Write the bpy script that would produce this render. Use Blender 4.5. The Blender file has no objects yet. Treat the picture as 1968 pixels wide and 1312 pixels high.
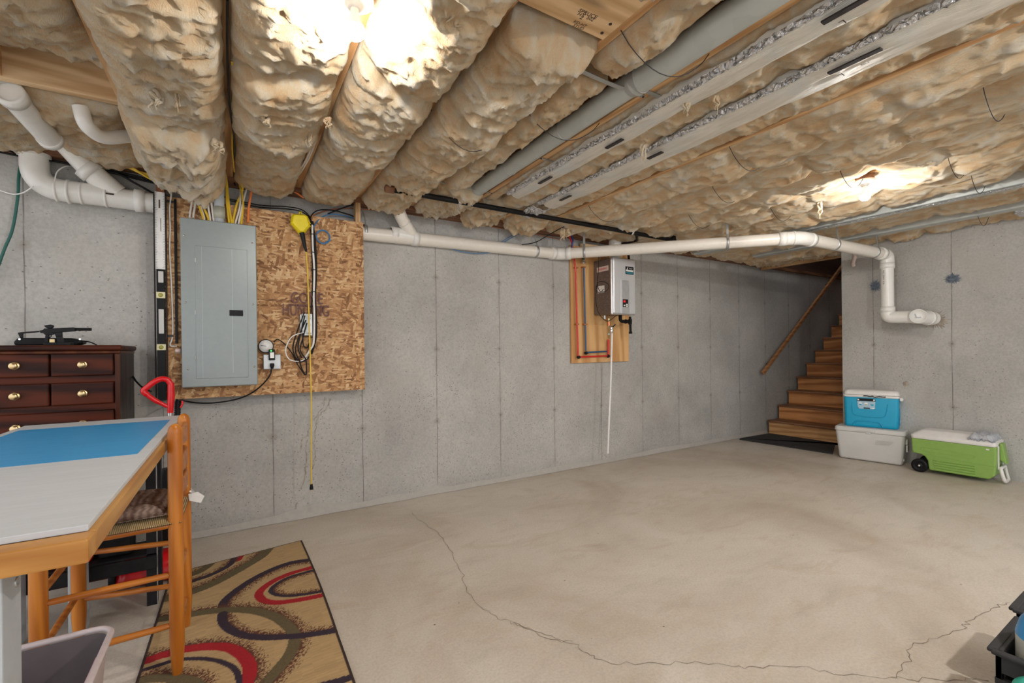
import bpy, math, random
import numpy as np
from mathutils import Vector, Matrix, noise
random.seed(7)
S = bpy.context.scene
COL = S.collection

# ------------------------------------------------------------------ camera
F_PX, CX, CY, RHO, EYE = 875.0, 984.0, 674.0, 0.0110, 1.179
AL = math.atan2(1434.0, 875.0)
F0 = Vector((math.cos(AL), math.sin(AL), 0)); R0 = Vector((math.sin(AL), -math.cos(AL), 0)); U0 = Vector((0, 0, 1))
RV = math.cos(RHO)*R0 - math.sin(RHO)*U0
UV = math.sin(RHO)*R0 + math.cos(RHO)*U0
CAM = Vector((0, 0, EYE))
cd = bpy.data.cameras.new('camera'); cam = bpy.data.objects.new('camera', cd); COL.objects.link(cam)
cd.sensor_width = 36.0; cd.lens = F_PX/1968.0*36.0; cd.shift_y = 18.0/1968.0; cd.clip_start = 0.02
m = Matrix((RV, UV, -F0)).transposed().to_4x4(); m.translation = CAM
cam.matrix_world = m
S.camera = cam

# ------------------------------------------------------------------ world, exposure
S.view_settings.view_transform = 'Standard'; S.view_settings.look = 'None'
S.view_settings.gamma = 1; S.view_settings.use_curve_mapping = False
S.view_settings.exposure = 0.68
w = bpy.data.worlds.new('world'); S.world = w; w.use_nodes = True
w.node_tree.nodes['Background'].inputs[0].default_value = (0.97, 0.975, 1.0, 1)
w.node_tree.nodes['Background'].inputs[1].default_value = 1.05
BULB_W = 10.0          # watts of each bare bulb
BULBS = [(0.331, 1.462), (3.60, 1.36)]
FILL_BULB = (2.04, -.62); FILL_W = 36.0   # added bulb, unseen behind the camera, to brighten floor and near walls

# ------------------------------------------------------------------ pixel -> point on a real plane
def ray(u, v): return F0 + RV*((u-CX)/F_PX) + UV*((CY-v)/F_PX)
def on(u, v, ax, val):
    r = ray(u, v); return CAM + r*((val-CAM[ax])/r[ax])
def fl(u, v, z=0.0): return on(u, v, 2, z)
def wl(u, v, y=3.576): return on(u, v, 1, y)
def rw(u, v, x=5.786): return on(u, v, 0, x)

# ------------------------------------------------------------------ object helpers
ORG = {}
def tag(o, label=None, cat=None, group=None, kind=None):
    if label: o['label'] = label
    if cat: o['category'] = cat
    if group: o['group'] = group
    if kind: o['kind'] = kind
    return o
def root(name, loc, label, cat, group=None):
    o = bpy.data.objects.new(name, None); COL.objects.link(o); o.location = loc
    o.empty_display_size = 0.1
    ORG[o.name] = Vector(loc)
    return tag(o, label, cat, group)

class MB:
    def __init__(s): s.v = []; s.f = []; s.sm = []; s.mi = []; s.cur = 0
    def add(s, vs, fs, smooth=False):
        b = len(s.v); s.v += [Vector(p) for p in vs]
        for f in fs: s.f.append([b+i for i in f]); s.sm.append(smooth); s.mi.append(s.cur)
        return s
    def box(s, x0, x1, y0, y1, z0, z1):
        x0, x1 = sorted((x0, x1)); y0, y1 = sorted((y0, y1)); z0, z1 = sorted((z0, z1))
        vs = [(x, y, z) for z in (z0, z1) for y in (y0, y1) for x in (x0, x1)]
        return s.add(vs, [(0,2,3,1),(4,5,7,6),(0,1,5,4),(2,6,7,3),(0,4,6,2),(1,3,7,5)])
    def hexa(s, lo, hi):      # two quads (4 points each), lower then upper, same winding
        return s.add(list(lo)+list(hi), [(3,2,1,0),(4,5,6,7),(0,1,5,4),(1,2,6,5),(2,3,7,6),(3,0,4,7)])
    def obox(s, c, a, b, d, ha, hb, hd):   # oriented box: centre, three axes, half sizes
        c = Vector(c); a = Vector(a).normalized()*ha; b = Vector(b).normalized()*hb; d = Vector(d).normalized()*hd
        return s.hexa([c-a-b-d, c+a-b-d, c+a+b-d, c-a+b-d], [c-a-b+d, c+a-b+d, c+a+b+d, c-a+b+d])
    def bar(s, p0, p1, w, h, up=(0,0,1)):
        p0, p1 = Vector(p0), Vector(p1); d = (p1-p0); L = d.length; d.normalize()
        side = d.cross(Vector(up)); side.normalize(); u = side.cross(d)
        return s.obox((p0+p1)/2, d, side, u, L/2, w/2, h/2)
    def tube(s, pts, r, n=12, caps=True, closed=False):
        pts = [Vector(p) for p in pts]; N = len(pts)
        rr = r if isinstance(r, (list, tuple)) else [r]*N
        T = []
        for i in range(N):
            a = pts[(i-1) % N] if (closed or i > 0) else pts[i]; b = pts[(i+1) % N] if (closed or i < N-1) else pts[i]
            t = b-a; T.append(t.normalized() if t.length > 1e-9 else Vector((0,0,1)))
        nrm = Vector((0,0,1)) if abs(T[0].z) < .9 else Vector((1,0,0))
        nrm = (nrm - T[0]*nrm.dot(T[0])).normalized()
        vs = []
        for i in range(N):
            nrm = (nrm - T[i]*nrm.dot(T[i]))
            if nrm.length < 1e-6: nrm = T[i].orthogonal()
            nrm.normalize(); bn = T[i].cross(nrm)
            for k in range(n):
                a = 2*math.pi*k/n; vs.append(pts[i] + (nrm*math.cos(a)+bn*math.sin(a))*rr[i])
        fs = []
        for i in range(N if closed else N-1):
            j = (i+1) % N
            for k in range(n):
                k2 = (k+1) % n; fs.append((i*n+k, i*n+k2, j*n+k2, j*n+k))
        s.add(vs, fs, True)
        if caps and not closed:
            s.add(vs[:n], [tuple(range(n))[::-1]]); s.add(vs[-n:], [tuple(range(n))])
        return s
    def cyl(s, p0, p1, r, n=20): return s.tube([p0, p1], r, n)
    def lathe(s, o, axis, prof, n=28, smooth=True):   # prof: (radius, height) list
        o = Vector(o); ax = Vector(axis).normalized(); a = ax.orthogonal().normalized(); b = ax.cross(a)
        vs = []; N = len(prof)
        for r, h in prof:
            for k in range(n):
                t = 2*math.pi*k/n; vs.append(o + ax*h + (a*math.cos(t)+b*math.sin(t))*max(r, 1e-5))
        fs = [(i*n+k, i*n+(k+1) % n, (i+1)*n+(k+1) % n, (i+1)*n+k) for i in range(N-1) for k in range(n)]
        return s.add(vs, fs, smooth)
    def prism(s, poly, o, ea, eb, h):   # 2-D outline in axes ea, eb from o, extruded along ea x eb by h
        o = Vector(o); ea = Vector(ea); eb = Vector(eb); en = ea.cross(eb).normalized()*h; n = len(poly)
        vs = [o+ea*p[0]+eb*p[1] for p in poly]; vs += [p+en for p in vs]
        return s.add(vs, [tuple(range(n))[::-1], tuple(range(n, 2*n))] + [(i, (i+1) % n, n+(i+1) % n, n+i) for i in range(n)])
    def sphere(s, c, r, n=16, sc=(1,1,1)):
        c = Vector(c); vs = []; fs = []; M = n//2
        for i in range(M+1):
            th = math.pi*i/M
            for k in range(n):
                ph = 2*math.pi*k/n
                vs.append(c+Vector((r*sc[0]*math.sin(th)*math.cos(ph), r*sc[1]*math.sin(th)*math.sin(ph), r*sc[2]*math.cos(th))))
        for i in range(M):
            for k in range(n): fs.append((i*n+k, (i+1)*n+k, (i+1)*n+(k+1) % n, i*n+(k+1) % n))
        return s.add(vs, fs, True)
    def text(s, t, o, ea, eb, size, depth=0.0006, align='CENTER', spacing=1.0):
        cu = bpy.data.curves.new('t', 'FONT'); cu.body = t; cu.size = size; cu.extrude = depth; cu.align_x = align; cu.align_y = 'CENTER'
        cu.space_character = spacing; cu.resolution_u = 3
        ob = bpy.data.objects.new('t', cu); COL.objects.link(ob)
        dg = bpy.context.evaluated_depsgraph_get(); me = ob.evaluated_get(dg).to_mesh()
        ea = Vector(ea).normalized(); eb = Vector(eb).normalized(); en = ea.cross(eb); o = Vector(o)
        s.add([o+ea*v.co.x+eb*v.co.y+en*(v.co.z) for v in me.vertices], [tuple(p.vertices) for p in me.polygons])
        ob.evaluated_get(dg).to_mesh_clear(); bpy.data.objects.remove(ob); bpy.data.curves.remove(cu)
        return s
    def build(s, name, mat, parent=None, bevel=0, seg=2, sub=0, solid=0):
        me = bpy.data.meshes.new(name)
        if parent is not None: org = ORG[parent.name]
        else:
            xs = [p.x for p in s.v]; ys = [p.y for p in s.v]; zs = [p.z for p in s.v]
            org = Vector(((min(xs)+max(xs))/2, (min(ys)+max(ys))/2, min(zs)))
        me.from_pydata([tuple(p-org) for p in s.v], [], s.f)
        me.polygons.foreach_set('use_smooth', s.sm)
        for mt in (mat if isinstance(mat, (list, tuple)) else [mat]): me.materials.append(mt)
        me.polygons.foreach_set('material_index', s.mi)
        me.update()
        o = bpy.data.objects.new(name, me); COL.objects.link(o)
        if parent is not None: o.parent = parent
        else: o.location = org
        ORG[o.name] = org
        if sub: md = o.modifiers.new('s', 'SUBSURF'); md.levels = md.render_levels = sub
        if bevel:
            md = o.modifiers.new('b', 'BEVEL'); md.width = bevel; md.segments = seg; md.limit_method = 'ANGLE'; md.angle_limit = math.radians(40)
        return o
def struct(o): o['kind'] = 'structure'; return o

def fillet(pts, r, n=7):
    pts = [Vector(p) for p in pts]; out = [pts[0]]
    for i in range(1, len(pts)-1):
        a, b, c = pts[i-1], pts[i], pts[i+1]
        ri = r[i] if isinstance(r, (list, tuple)) else r
        d1 = (a-b); d2 = (c-b); l = min(ri, d1.length*.49, d2.length*.49)
        p0 = b+d1.normalized()*l; p1 = b+d2.normalized()*l
        for k in range(n+1):
            t = k/n; out.append(p0*(1-t)**2+b*2*t*(1-t)+p1*t*t)
    out.append(pts[-1]); return out
def spline(pts, n=8):
    P = [Vector(p) for p in pts]; P = [P[0]*2-P[1]]+P+[P[-1]*2-P[-2]]; out = []
    for i in range(1, len(P)-2):
        for k in range(n):
            t = k/n; a, b, c, d = P[i-1], P[i], P[i+1], P[i+2]
            out.append(0.5*((2*b)+(c-a)*t+(2*a-5*b+4*c-d)*t*t+(3*b-a-3*c+d)*t**3))
    out.append(P[-2]); return out

# ------------------------------------------------------------------ materials
class N:
    def __init__(s, name):
        s.m = bpy.data.materials.new(name); s.m.use_nodes = True; s.t = s.m.node_tree; s.t.nodes.clear()
        s.o = s.t.nodes.new('ShaderNodeOutputMaterial'); s.b = s.t.nodes.new('ShaderNodeBsdfPrincipled')
        s.t.links.new(s.b.outputs[0], s.o.inputs[0]); s.pos = s.t.nodes.new('ShaderNodeNewGeometry').outputs['Position']
    def set(s, inp, val):
        i = inp if not isinstance(inp, str) else s.b.inputs[inp]
        if hasattr(val, 'is_output') or hasattr(val, 'links'): s.t.links.new(val, i)
        elif isinstance(val, tuple) and len(val) == 3 and i.type == 'RGBA': i.default_value = (*val, 1)
        else: i.default_value = val
    def math(s, op, a, b=0.0, c=0.0, clamp=False):
        n = s.t.nodes.new('ShaderNodeMath'); n.operation = op; n.use_clamp = clamp
        for k, x in enumerate((a, b, c)): s.set(n.inputs[k], x)
        return n.outputs[0]
    def vmul(s, v, sc, off=(0,0,0)):
        n = s.t.nodes.new('ShaderNodeMapping'); s.set(n.inputs['Vector'], v); n.inputs['Scale'].default_value = sc; n.inputs['Location'].default_value = off
        return n.outputs[0]
    def rot(s, v, r):
        n = s.t.nodes.new('ShaderNodeMapping'); s.set(n.inputs['Vector'], v); n.inputs['Rotation'].default_value = r
        return n.outputs[0]
    def noise(s, scale, detail=4, rough=.55, sc=(1,1,1), vec=None, dist=0.0):
        n = s.t.nodes.new('ShaderNodeTexNoise'); s.set(n.inputs['Vector'], s.vmul(vec or s.pos, sc)); n.inputs['Scale'].default_value = scale
        n.inputs['Detail'].default_value = detail; n.inputs['Roughness'].default_value = rough; n.inputs['Distortion'].default_value = dist
        return n.outputs['Fac']
    def voro(s, scale, sc=(1,1,1), vec=None, feature='F1', out='Distance', rnd=1.0):
        n = s.t.nodes.new('ShaderNodeTexVoronoi'); n.feature = feature; s.set(n.inputs['Vector'], s.vmul(vec or s.pos, sc)); n.inputs['Scale'].default_value = scale
        n.inputs['Randomness'].default_value = rnd
        return n.outputs[out]
    def wave(s, scale, dist, sc=(1,1,1), axis='X', dscale=1.0, vec=None):
        n = s.t.nodes.new('ShaderNodeTexWave'); n.bands_direction = axis; s.set(n.inputs['Vector'], s.vmul(vec or s.pos, sc)); n.inputs['Scale'].default_value = scale
        n.inputs['Distortion'].default_value = dist; n.inputs['Detail'].default_value = 3; n.inputs['Detail Scale'].default_value = dscale
        return n.outputs['Fac']
    def ramp(s, f, stops):
        n = s.t.nodes.new('ShaderNodeValToRGB'); s.set(n.inputs[0], f); e = n.color_ramp.elements
        while len(e) > 1: e.remove(e[-1])
        for i, (p, c) in enumerate(stops):
            if not isinstance(c, tuple): c = (c, c, c)
            el = e[0] if i == 0 else e.new(p); el.position = p; el.color = (*c, 1)
        return n.outputs[0]
    def mix(s, f, a, b, mode='MIX'):
        n = s.t.nodes.new('ShaderNodeMixRGB'); n.blend_type = mode; s.set(n.inputs[0], f); s.set(n.inputs[1], a); s.set(n.inputs[2], b); return n.outputs[0]
    def sep(s, v=None):
        n = s.t.nodes.new('ShaderNodeSeparateXYZ'); s.set(n.inputs[0], v or s.pos); return n.outputs
    def comb(s, x, y, z):
        n = s.t.nodes.new('ShaderNodeCombineXYZ'); s.set(n.inputs[0], x); s.set(n.inputs[1], y); s.set(n.inputs[2], z); return n.outputs[0]
    def bump(s, h, strength=.3, dist=.01):
        n = s.t.nodes.new('ShaderNodeBump'); s.set(n.inputs['Height'], h); n.inputs['Strength'].default_value = strength; n.inputs['Distance'].default_value = dist
        s.t.links.new(n.outputs[0], s.b.inputs['Normal'])
    def fin(s, col, rough=.6, metal=0.0, **k):
        s.set('Base Color', col); s.set('Roughness', rough); s.set('Metallic', metal)
        for kk, v in k.items(): s.set(kk.replace('_', ' '), v)
        return s.m

def plain(name, col, rough=.5, metal=0.0, var=.06, scale=30, bump=0.0, **k):
    n = N(name); c = n.noise(scale, 4)
    lo = tuple(max(0, x*(1-var)) for x in col); hi = tuple(min(1, x*(1+var)) for x in col)
    if bump: n.bump(n.noise(scale*4, 3), bump, .003)
    return n.fin(n.ramp(c, [(.3, lo), (.7, hi)]), rough, metal, **k)

def concrete_wall(name, axis, x0, period):
    n = N(name); X, Y, Z = n.sep(); a = X if axis == 'x' else Y
    base = n.ramp(n.noise(1.6, 7, .62), [(.3, (.35,.343,.325)), (.5, (.435,.427,.405)), (.72, (.505,.493,.462))])
    fine = n.ramp(n.noise(55, 5, .7), [(.25, .80), (.6, 1.06)])
    base = n.mix(1, base, fine, 'MULTIPLY')
    warm = n.ramp(n.noise(2.3, 3), [(.5, 0), (.75, .5)])
    base = n.mix(warm, base, (.42, .385, .35))
    # seams between form panels
    f = n.math('FRACT', n.math('DIVIDE', n.math('ADD', n.math('SUBTRACT', a, x0 - period/2), n.math('MULTIPLY', n.math('SUBTRACT', n.noise(3, 2), .5), .012)), period))
    d = n.math('MULTIPLY', n.math('ABSOLUTE', n.math('SUBTRACT', f, .5)), period)
    seam = n.math('MULTIPLY', n.math('SUBTRACT', 1.0, n.math('DIVIDE', d, .0045), clamp=True), n.ramp(n.noise(7, 3), [(.32, .3), (.55, .9)]), clamp=True)
    halo = n.math('MULTIPLY', n.math('SUBTRACT', 1.0, n.math('DIVIDE', d, .035), clamp=True), n.ramp(n.noise(5, 3), [(.45, 0), (.7, .35)]))
    base = n.mix(halo, base, (.30, .265, .235)); base = n.mix(seam, base, (.11, .098, .09))
    # tie marks every 0.6 m up each seam
    zf = n.math('MULTIPLY', n.math('SUBTRACT', n.math('FRACT', n.math('DIVIDE', n.math('SUBTRACT', Z, .30), .60)), .5), .60)
    r = n.math('SQRT', n.math('ADD', n.math('MULTIPLY', d, d), n.math('MULTIPLY', zf, zf)))
    rn = n.math('ADD', r, n.math('MULTIPLY', n.math('SUBTRACT', n.noise(40, 2), .5), .03))
    base = n.mix(n.math('MULTIPLY', n.math('SUBTRACT', 1.0, n.math('DIVIDE', rn, .034), clamp=True), .8), base, (.26, .235, .20))
    base = n.mix(n.math('SUBTRACT', 1.0, n.math('DIVIDE', r, .007), clamp=True), base, (.07, .06, .055))
    # pits
    pv = n.voro(46, sc=(1, 1, 1)); dens = n.math('MULTIPLY', n.ramp(n.noise(3.0, 3), [(.35, .25), (.65, 1)]), n.ramp(n.math('DIVIDE', Z, 2.3), [(.3, 1), (.8, .45)]))
    pit = n.math('MULTIPLY', n.ramp(pv, [(.13, 1), (.2, 0)]), n.math('GREATER_THAN', n.math('MULTIPLY', n.voro(46, out='Color'), dens), .30))
    base = n.mix(n.math('MULTIPLY', pit, .75), base, (.15, .14, .13))
    pv2 = n.voro(17, sc=(1, 1, 1.8)); pit2 = n.math('MULTIPLY', n.ramp(pv2, [(.06, 1), (.11, 0)]), n.math('GREATER_THAN', n.voro(17, sc=(1,1,1.8), out='Color'), .6))
    base = n.mix(n.math('MULTIPLY', pit2, .8), base, (.12, .11, .10))
    # darker towards the foot of the wall, irregular
    foot = n.ramp(n.math('ADD', n.math('MULTIPLY', Z, 4), n.noise(4, 4)), [(.35, .45), (1.0, 0)])
    base = n.mix(foot, base, (.30, .285, .26))
    n.bump(n.math('SUBTRACT', n.noise(40, 5), n.math('ADD', n.math('MULTIPLY', pit, 1.2), n.math('MULTIPLY', seam, 1.5))), .35, .006)
    return n.fin(base, .85)

def floor_mat():
    n = N('floor_concrete'); X, Y, Z = n.sep()
    b = n.ramp(n.noise(.9, 8, .62, dist=.6), [(.3, (.45,.385,.31)), (.48, (.565,.508,.435)), (.62, (.62,.57,.50)), (.8, (.69,.64,.575))])
    st = n.ramp(n.noise(2.2, 6, .7, sc=(1.0, 2.4, 1), dist=1.2), [(.52, 0), (.72, .55)])
    b = n.mix(st, b, (.44, .345, .245))
    g = n.ramp(n.noise(5, 6, .65, sc=(.6, 1.8, 1)), [(.55, 0), (.75, .4)]); b = n.mix(g, b, (.36, .33, .29))
    sp = n.ramp(n.noise(90, 3, .7), [(.3, .86), (.6, 1.04)]); b = n.mix(1, b, sp, 'MULTIPLY')
    dots = n.math('MULTIPLY', n.ramp(n.voro(9), [(.03, 1), (.045, 0)]), n.math('GREATER_THAN', n.voro(9, out='Color'), .7)); b = n.mix(dots, b, (.12, .10, .09))
    n.bump(n.noise(25, 5), .12, .004)
    return n.fin(b, n.ramp(n.noise(3, 4), [(.3, .42), (.7, .62)]))

def osb_mat(name, tint=(1, 1, 1)):
    n = N(name); cols = []
    v = n.vmul(n.pos, (1, .2, 1))
    wob = n.noise(9, 3)
    res = None
    for i, (ry, sc) in enumerate(((.35, (19, 1, 74)), (-.6, (16, 1, 68)), (1.35, (18, 1, 64)), (.0, (24, 1, 92)))):
        vv = n.vmul(n.rot(v, (0, ry, 0)), sc, (i*7.3, 0, i*3.1))
        c = n.voro(1.0, vec=vv, out='Color'); 
        s1 = n.t.nodes.new('ShaderNodeSeparateColor'); n.t.links.new(c, s1.inputs[0])
        col = n.ramp(s1.outputs[0], [(0, (.20,.085,.03)), (.25, (.36,.175,.068)), (.5, (.48,.255,.105)), (.75, (.58,.345,.16)), (1, (.70,.48,.26))])
        if res is None: res = col
        else: res = n.mix(n.math('GREATER_THAN', s1.outputs[1], (.55, .55, .6, .72)[i]), res, col)
    gr = n.ramp(n.noise(30, 4, sc=(1, 1, 6)), [(.3, .82), (.7, 1.08)]); res = n.mix(1, res, gr, 'MULTIPLY')
    res = n.mix(1, res, tint, 'MULTIPLY')
    n.bump(n.noise(60, 4), .2, .002)
    return n.fin(res, .7)

def wood(name, dark, light, axis='x', scale=1.0, rough=.55, ring=9.0, knots=True, contrast=1.0):
    n = N(name); st = {'x': (.09, 1, 1), 'y': (1, .09, 1), 'z': (1, 1, .09)}[axis]
    v = n.vmul(n.pos, tuple(a*scale for a in st))
    wv = n.wave(ring, 6.5, vec=v, axis='DIAGONAL', dscale=1.6)
    fine = n.noise(60, 5, .7, vec=v); big = n.noise(3, 3, vec=v)
    f = n.math('ADD', n.math('MULTIPLY', wv, .45), n.math('ADD', n.math('MULTIPLY', fine, .35), n.math('MULTIPLY', big, .25)))
    c = n.ramp(f, [(.25, dark), (.75, light)])
    if knots:
        k = n.math('MULTIPLY', n.ramp(n.voro(4.5, vec=n.vmul(n.pos, tuple(a*3 if a < 1 else a for a in st))), [(.05, 1), (.11, 0)]), .7)
        c = n.mix(k, c, tuple(x*.45 for x in dark))
    n.bump(fine, .12, .002)
    return n.fin(c, rough, 0, Specular_IOR_Level=.18 if 'dresser' in name else .4)

def insul_mat(name, cream=0.0):
    n = N(name); X, Y, Z = n.sep()
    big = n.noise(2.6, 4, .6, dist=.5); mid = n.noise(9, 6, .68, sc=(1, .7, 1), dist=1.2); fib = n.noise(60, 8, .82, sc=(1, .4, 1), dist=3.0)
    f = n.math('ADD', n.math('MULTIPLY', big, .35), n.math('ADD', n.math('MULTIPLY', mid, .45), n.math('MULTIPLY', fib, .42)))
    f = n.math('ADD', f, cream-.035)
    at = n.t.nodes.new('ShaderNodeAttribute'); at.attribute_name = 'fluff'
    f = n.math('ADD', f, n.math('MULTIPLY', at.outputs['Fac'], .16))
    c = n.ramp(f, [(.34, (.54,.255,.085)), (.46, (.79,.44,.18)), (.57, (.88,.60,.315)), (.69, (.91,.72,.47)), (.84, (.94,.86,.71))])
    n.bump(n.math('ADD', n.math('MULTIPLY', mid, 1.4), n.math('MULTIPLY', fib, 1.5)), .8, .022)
    return n.fin(c, .95, Sheen_Weight=.3, Specular_IOR_Level=.0)

def galv(name, col=(.50,.52,.52), rough=.42, metal=.75, scale=16):
    n = N(name); c = n.voro(scale, out='Color'); s1 = n.t.nodes.new('ShaderNodeSeparateColor'); n.t.links.new(c, s1.inputs[0])
    return n.fin(n.mix(n.ramp(s1.outputs[0], [(0, 0.0), (1, .35)]), col, tuple(x*.7 for x in col)), n.ramp(n.noise(20, 3), [(.3, rough-.08), (.7, rough+.1)]), metal)

def foil(name):
    n = N(name); cr = n.noise(22, 6, .7, dist=1.0)
    n.bump(n.math('ADD', cr, n.ramp(n.voro(30, feature='DISTANCE_TO_EDGE'), [(0, 0), (.12, .6)])), .9, .02)
    return n.fin(n.ramp(cr, [(.3, (.55,.56,.57)), (.7, (.88,.88,.88))]), .22, .95)

M = {}
M['wall'] = concrete_wall('concrete_wall_long', 'x', .2247, .6090)
M['wallR'] = concrete_wall('concrete_wall_right', 'y', 1.505, .6190)
M['floor'] = floor_mat()
M['osb'] = osb_mat('osb_board')
M['osbd'] = osb_mat('subfloor_board', (.55, .5, .45))
M['joist'] = wood('joist_pine', (.42,.215,.085), (.66,.42,.21), 'y', 1.0, .6)
M['blockw'] = wood('blocking_pine', (.52,.32,.155), (.74,.53,.31), 'x', 1.0, .6)
M['studw'] = wood('stud_pine', (0.425,0.2465,0.1105), (0.612,0.425,0.2295), 'z', 1.0, .6)
M['redw'] = wood('reddish_stud', (.20,.07,.03), (.36,.14,.065), 'z', 1.0, .6)
M['sill'] = wood('sill_dark', (.13,.055,.028), (.27,.13,.065), 'x', 1.0, .7)
M['ply'] = wood('plywood', (.50,.25,.085), (.70,.43,.19), 'z', 1.6, .5, 2.4, False)
M['oak'] = wood('oak_stair', (.33,.115,.034), (.64,.30,.11), 'y', 1.6, .42, 3.2, False)
M['oaklow'] = wood('oak_stair_pale', (.40,.19,.07), (.62,.36,.16), 'y', 1.3, .45, 7, False)
M['tread'] = wood('stair_tread', (.15,.065,.03), (.29,.14,.07), 'y', 1.3, .45, 7, False)
M['rail'] = wood('handrail_wood', (.30,.13,.05), (.46,.23,.10), 'x', 1.0, .4, 8, False)
M['chairw'] = wood('chair_beech', (.36,.105,.010), (.52,.185,.024), 'z', 1.0, .33, 10, False)
M['chairwx'] = wood('chair_beech_rung', (.32,.09,.010), (.48,.165,.024), 'x', 1.0, .33, 10, False)
M['tablew'] = wood('table_rail_wood', (.33,.125,.018), (.47,.225,.05), 'x', 1.0, .4, 8, False)
M['mahog'] = wood('dresser_mahogany', (.014,.003,.0015), (.082,.016,.005), 'x', .9, .42, 7, True)
M['mahogr'] = wood('dresser_mahogany_stile', (0.051,0.0132,0.0048), (0.102,0.03,0.0108), 'z', .9, .3, 7, False)
M['mahogs'] = wood('dresser_side', (0.0315,0.0224,0.0196), (0.0665,0.0504,0.0448), 'z', .9, .4, 7, False)
M['darkbrown'] = wood('stairwell_panel', (.055,.028,.018), (.12,.062,.042), 'x', .6, .7, 4, False)
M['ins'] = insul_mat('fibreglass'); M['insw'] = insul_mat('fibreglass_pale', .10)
M['pvc'] = plain('pvc_white', (.78,.77,.73), .28, 0, .03)
M['pvcw'] = plain('pvc_aged', (.76,.72,.65), .3, 0, .03)
M['galv'] = galv('galvanised'); M['galvd'] = galv('galvanised_duct', (.50,.53,.51), .5, .2)
M['steel'] = plain('bright_steel', (.72,.72,.72), .25, .95, .05)
M['foil'] = foil('foil')
M['film'] = None
M['panel'] = plain('panel_enamel', (0.264,0.3,0.3), .33, .15, .03)
M['panele'] = plain('panel_enamel_pale', (0.3995,0.442,0.442), .3, .2, .03)
M['black'] = plain('black_plastic', (0.0096,0.0096,0.0104), .4, Specular_IOR_Level=.18)
M['blackm'] = plain('black_steel', (.018,.018,.02), .5, .2, .2, Specular_IOR_Level=.18)
M['gas'] = plain('black_iron_pipe', (.012,.011,.011), .55, .3, .2, 20, .1, Specular_IOR_Level=.18)
M['white'] = plain('white_plastic', (.80,.80,.78), .35)
M['whitec'] = plain('white_cable', (.72,.69,.64), .45)
M['yellowc'] = plain('yellow_cable', (.72,.48,.035), .4)
M['yellow'] = plain('yellow_plastic', (.80,.65,.01), .35)
M['orangec'] = plain('orange_cable', (.75,.21,.05), .45)
M['greenc'] = plain('green_cable', (0.0096,0.104,0.084), .5)
M['bluec'] = plain('blue_cable', (.05,.20,.42), .4)
M['red'] = plain('red_plastic', (.62,.006,.010), .25)
M['redpex'] = plain('red_pex', (.62,.022,.018), .3)
M['bluepex'] = plain('blue_pex', (.018,.085,.20), .3)
M['bluepexb'] = plain('blue_pex_bright', (.02,.045,.26), .3)
M['copper'] = plain('copper', (.55,.22,.10), .35, .9)
M['brass'] = plain('brass', (.62,.47,.25), .28, .95)
M['rust'] = plain('rusted_letters', (.16,.07,.065), .65, .2, .3, 60, .3)
M['cooler_b'] = plain('cooler_cyan', (.002,.34,.56), .38, 0, .03)
M['cooler_g'] = plain('cooler_green', (.235,.40,.085), .42, 0, .04)
M['cooler_w'] = plain('cooler_white', (0.6072,0.6026,0.5796), .5, 0, .04, 6)
M['lid'] = plain('cooler_lid', (.76,.74,.71), .4, 0, .03)
M['label'] = plain('label_silver_blue', (.38,.55,.66), .35)
M['labelw'] = plain('label_white', (.80,.80,.78), .4)
M['labelt'] = plain('label_teal', (.02,.16,.21), .4)
M['labelp'] = plain('label_pinkish', (.70,.55,.50), .5)
M['mat'] = plain('doormat_rubber', (.032,.033,.036), .9, 0, .3, 60, .5)
M['binw'] = plain('bin_pink_grey', (.55,.48,.485), .4)
M['binin'] = plain('bin_dark_inside', (.115,.095,.10), .6)
M['grey'] = plain('painted_grey', (.42,.45,.47), .5, 0, .08, 12)
M['crate'] = plain('black_crate', (.035,.035,.037), .42, 0, .2, 12, Specular_IOR_Level=.18)
M['teal'] = plain('teal_plastic', (.02,.33,.24), .35)
M['jug'] = plain('jug_grey', (.44,.45,.40), .35)
M['jugb'] = plain('jug_blue', (.03,.27,.60), .35)
M['tape'] = plain('black_tape', (.018,.014,.014), .5)
M['ink'] = plain('ink', (.05,.03,.02), .7)
M['redink'] = plain('red_marker', (.50,.03,.03), .7)
M['bluepatch'] = plain('slate_patch', (.10,.13,.17), .6, 0, .5, 60, .4)
M['crack'] = plain('crack_dark', (.24,.19,.145), .9, 0, .3, 12)
M['caulk'] = plain('wall_foot_caulk', (.42,.40,.37), .8)
M['stain'] = plain('rough_patch', (.33,.29,.235), .9, 0, .35, 30, .6)
n = N('bulb_glow'); n.fin((1,1,1), .4, 0, Emission_Color=(1.0,.955,.90,1)); M['glow'] = n.m; GLOW = n
n = N('bulb_glow_fill'); n.fin((1,1,1), .4, 0, Emission_Color=(1.0,.955,.90,1)); M['glow_fill'] = n.m; GLOW_FILL = n
n = N('painted_white_board'); v = n.vmul(n.pos, (.12, 1, 1)); g = n.noise(60, 4, .7, vec=v)
nick = n.math('MULTIPLY', n.ramp(n.voro(9, sc=(.5, 4, 1)), [(.035, 1), (.05, 0)]), n.math('GREATER_THAN', n.voro(9, sc=(.5, 4, 1), out='Color'), .72))
n.bump(g, .25, .002); M['tboard'] = n.fin(n.mix(nick, n.ramp(g, [(.3, (0.485,0.5092,0.5287)), (.7, (0.5529,0.5723,0.5868))]), (0.194,0.1746,0.1552)), .45)
n = N('painted_blue_field'); g = n.noise(60, 4, .7, vec=n.vmul(n.pos, (.12, 1, 1))); n.bump(g, .25, .002)
M['tblue'] = n.fin(n.ramp(g, [(.3, (.020,.26,.56)), (.7, (.035,.33,.66))]), .4)
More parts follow.
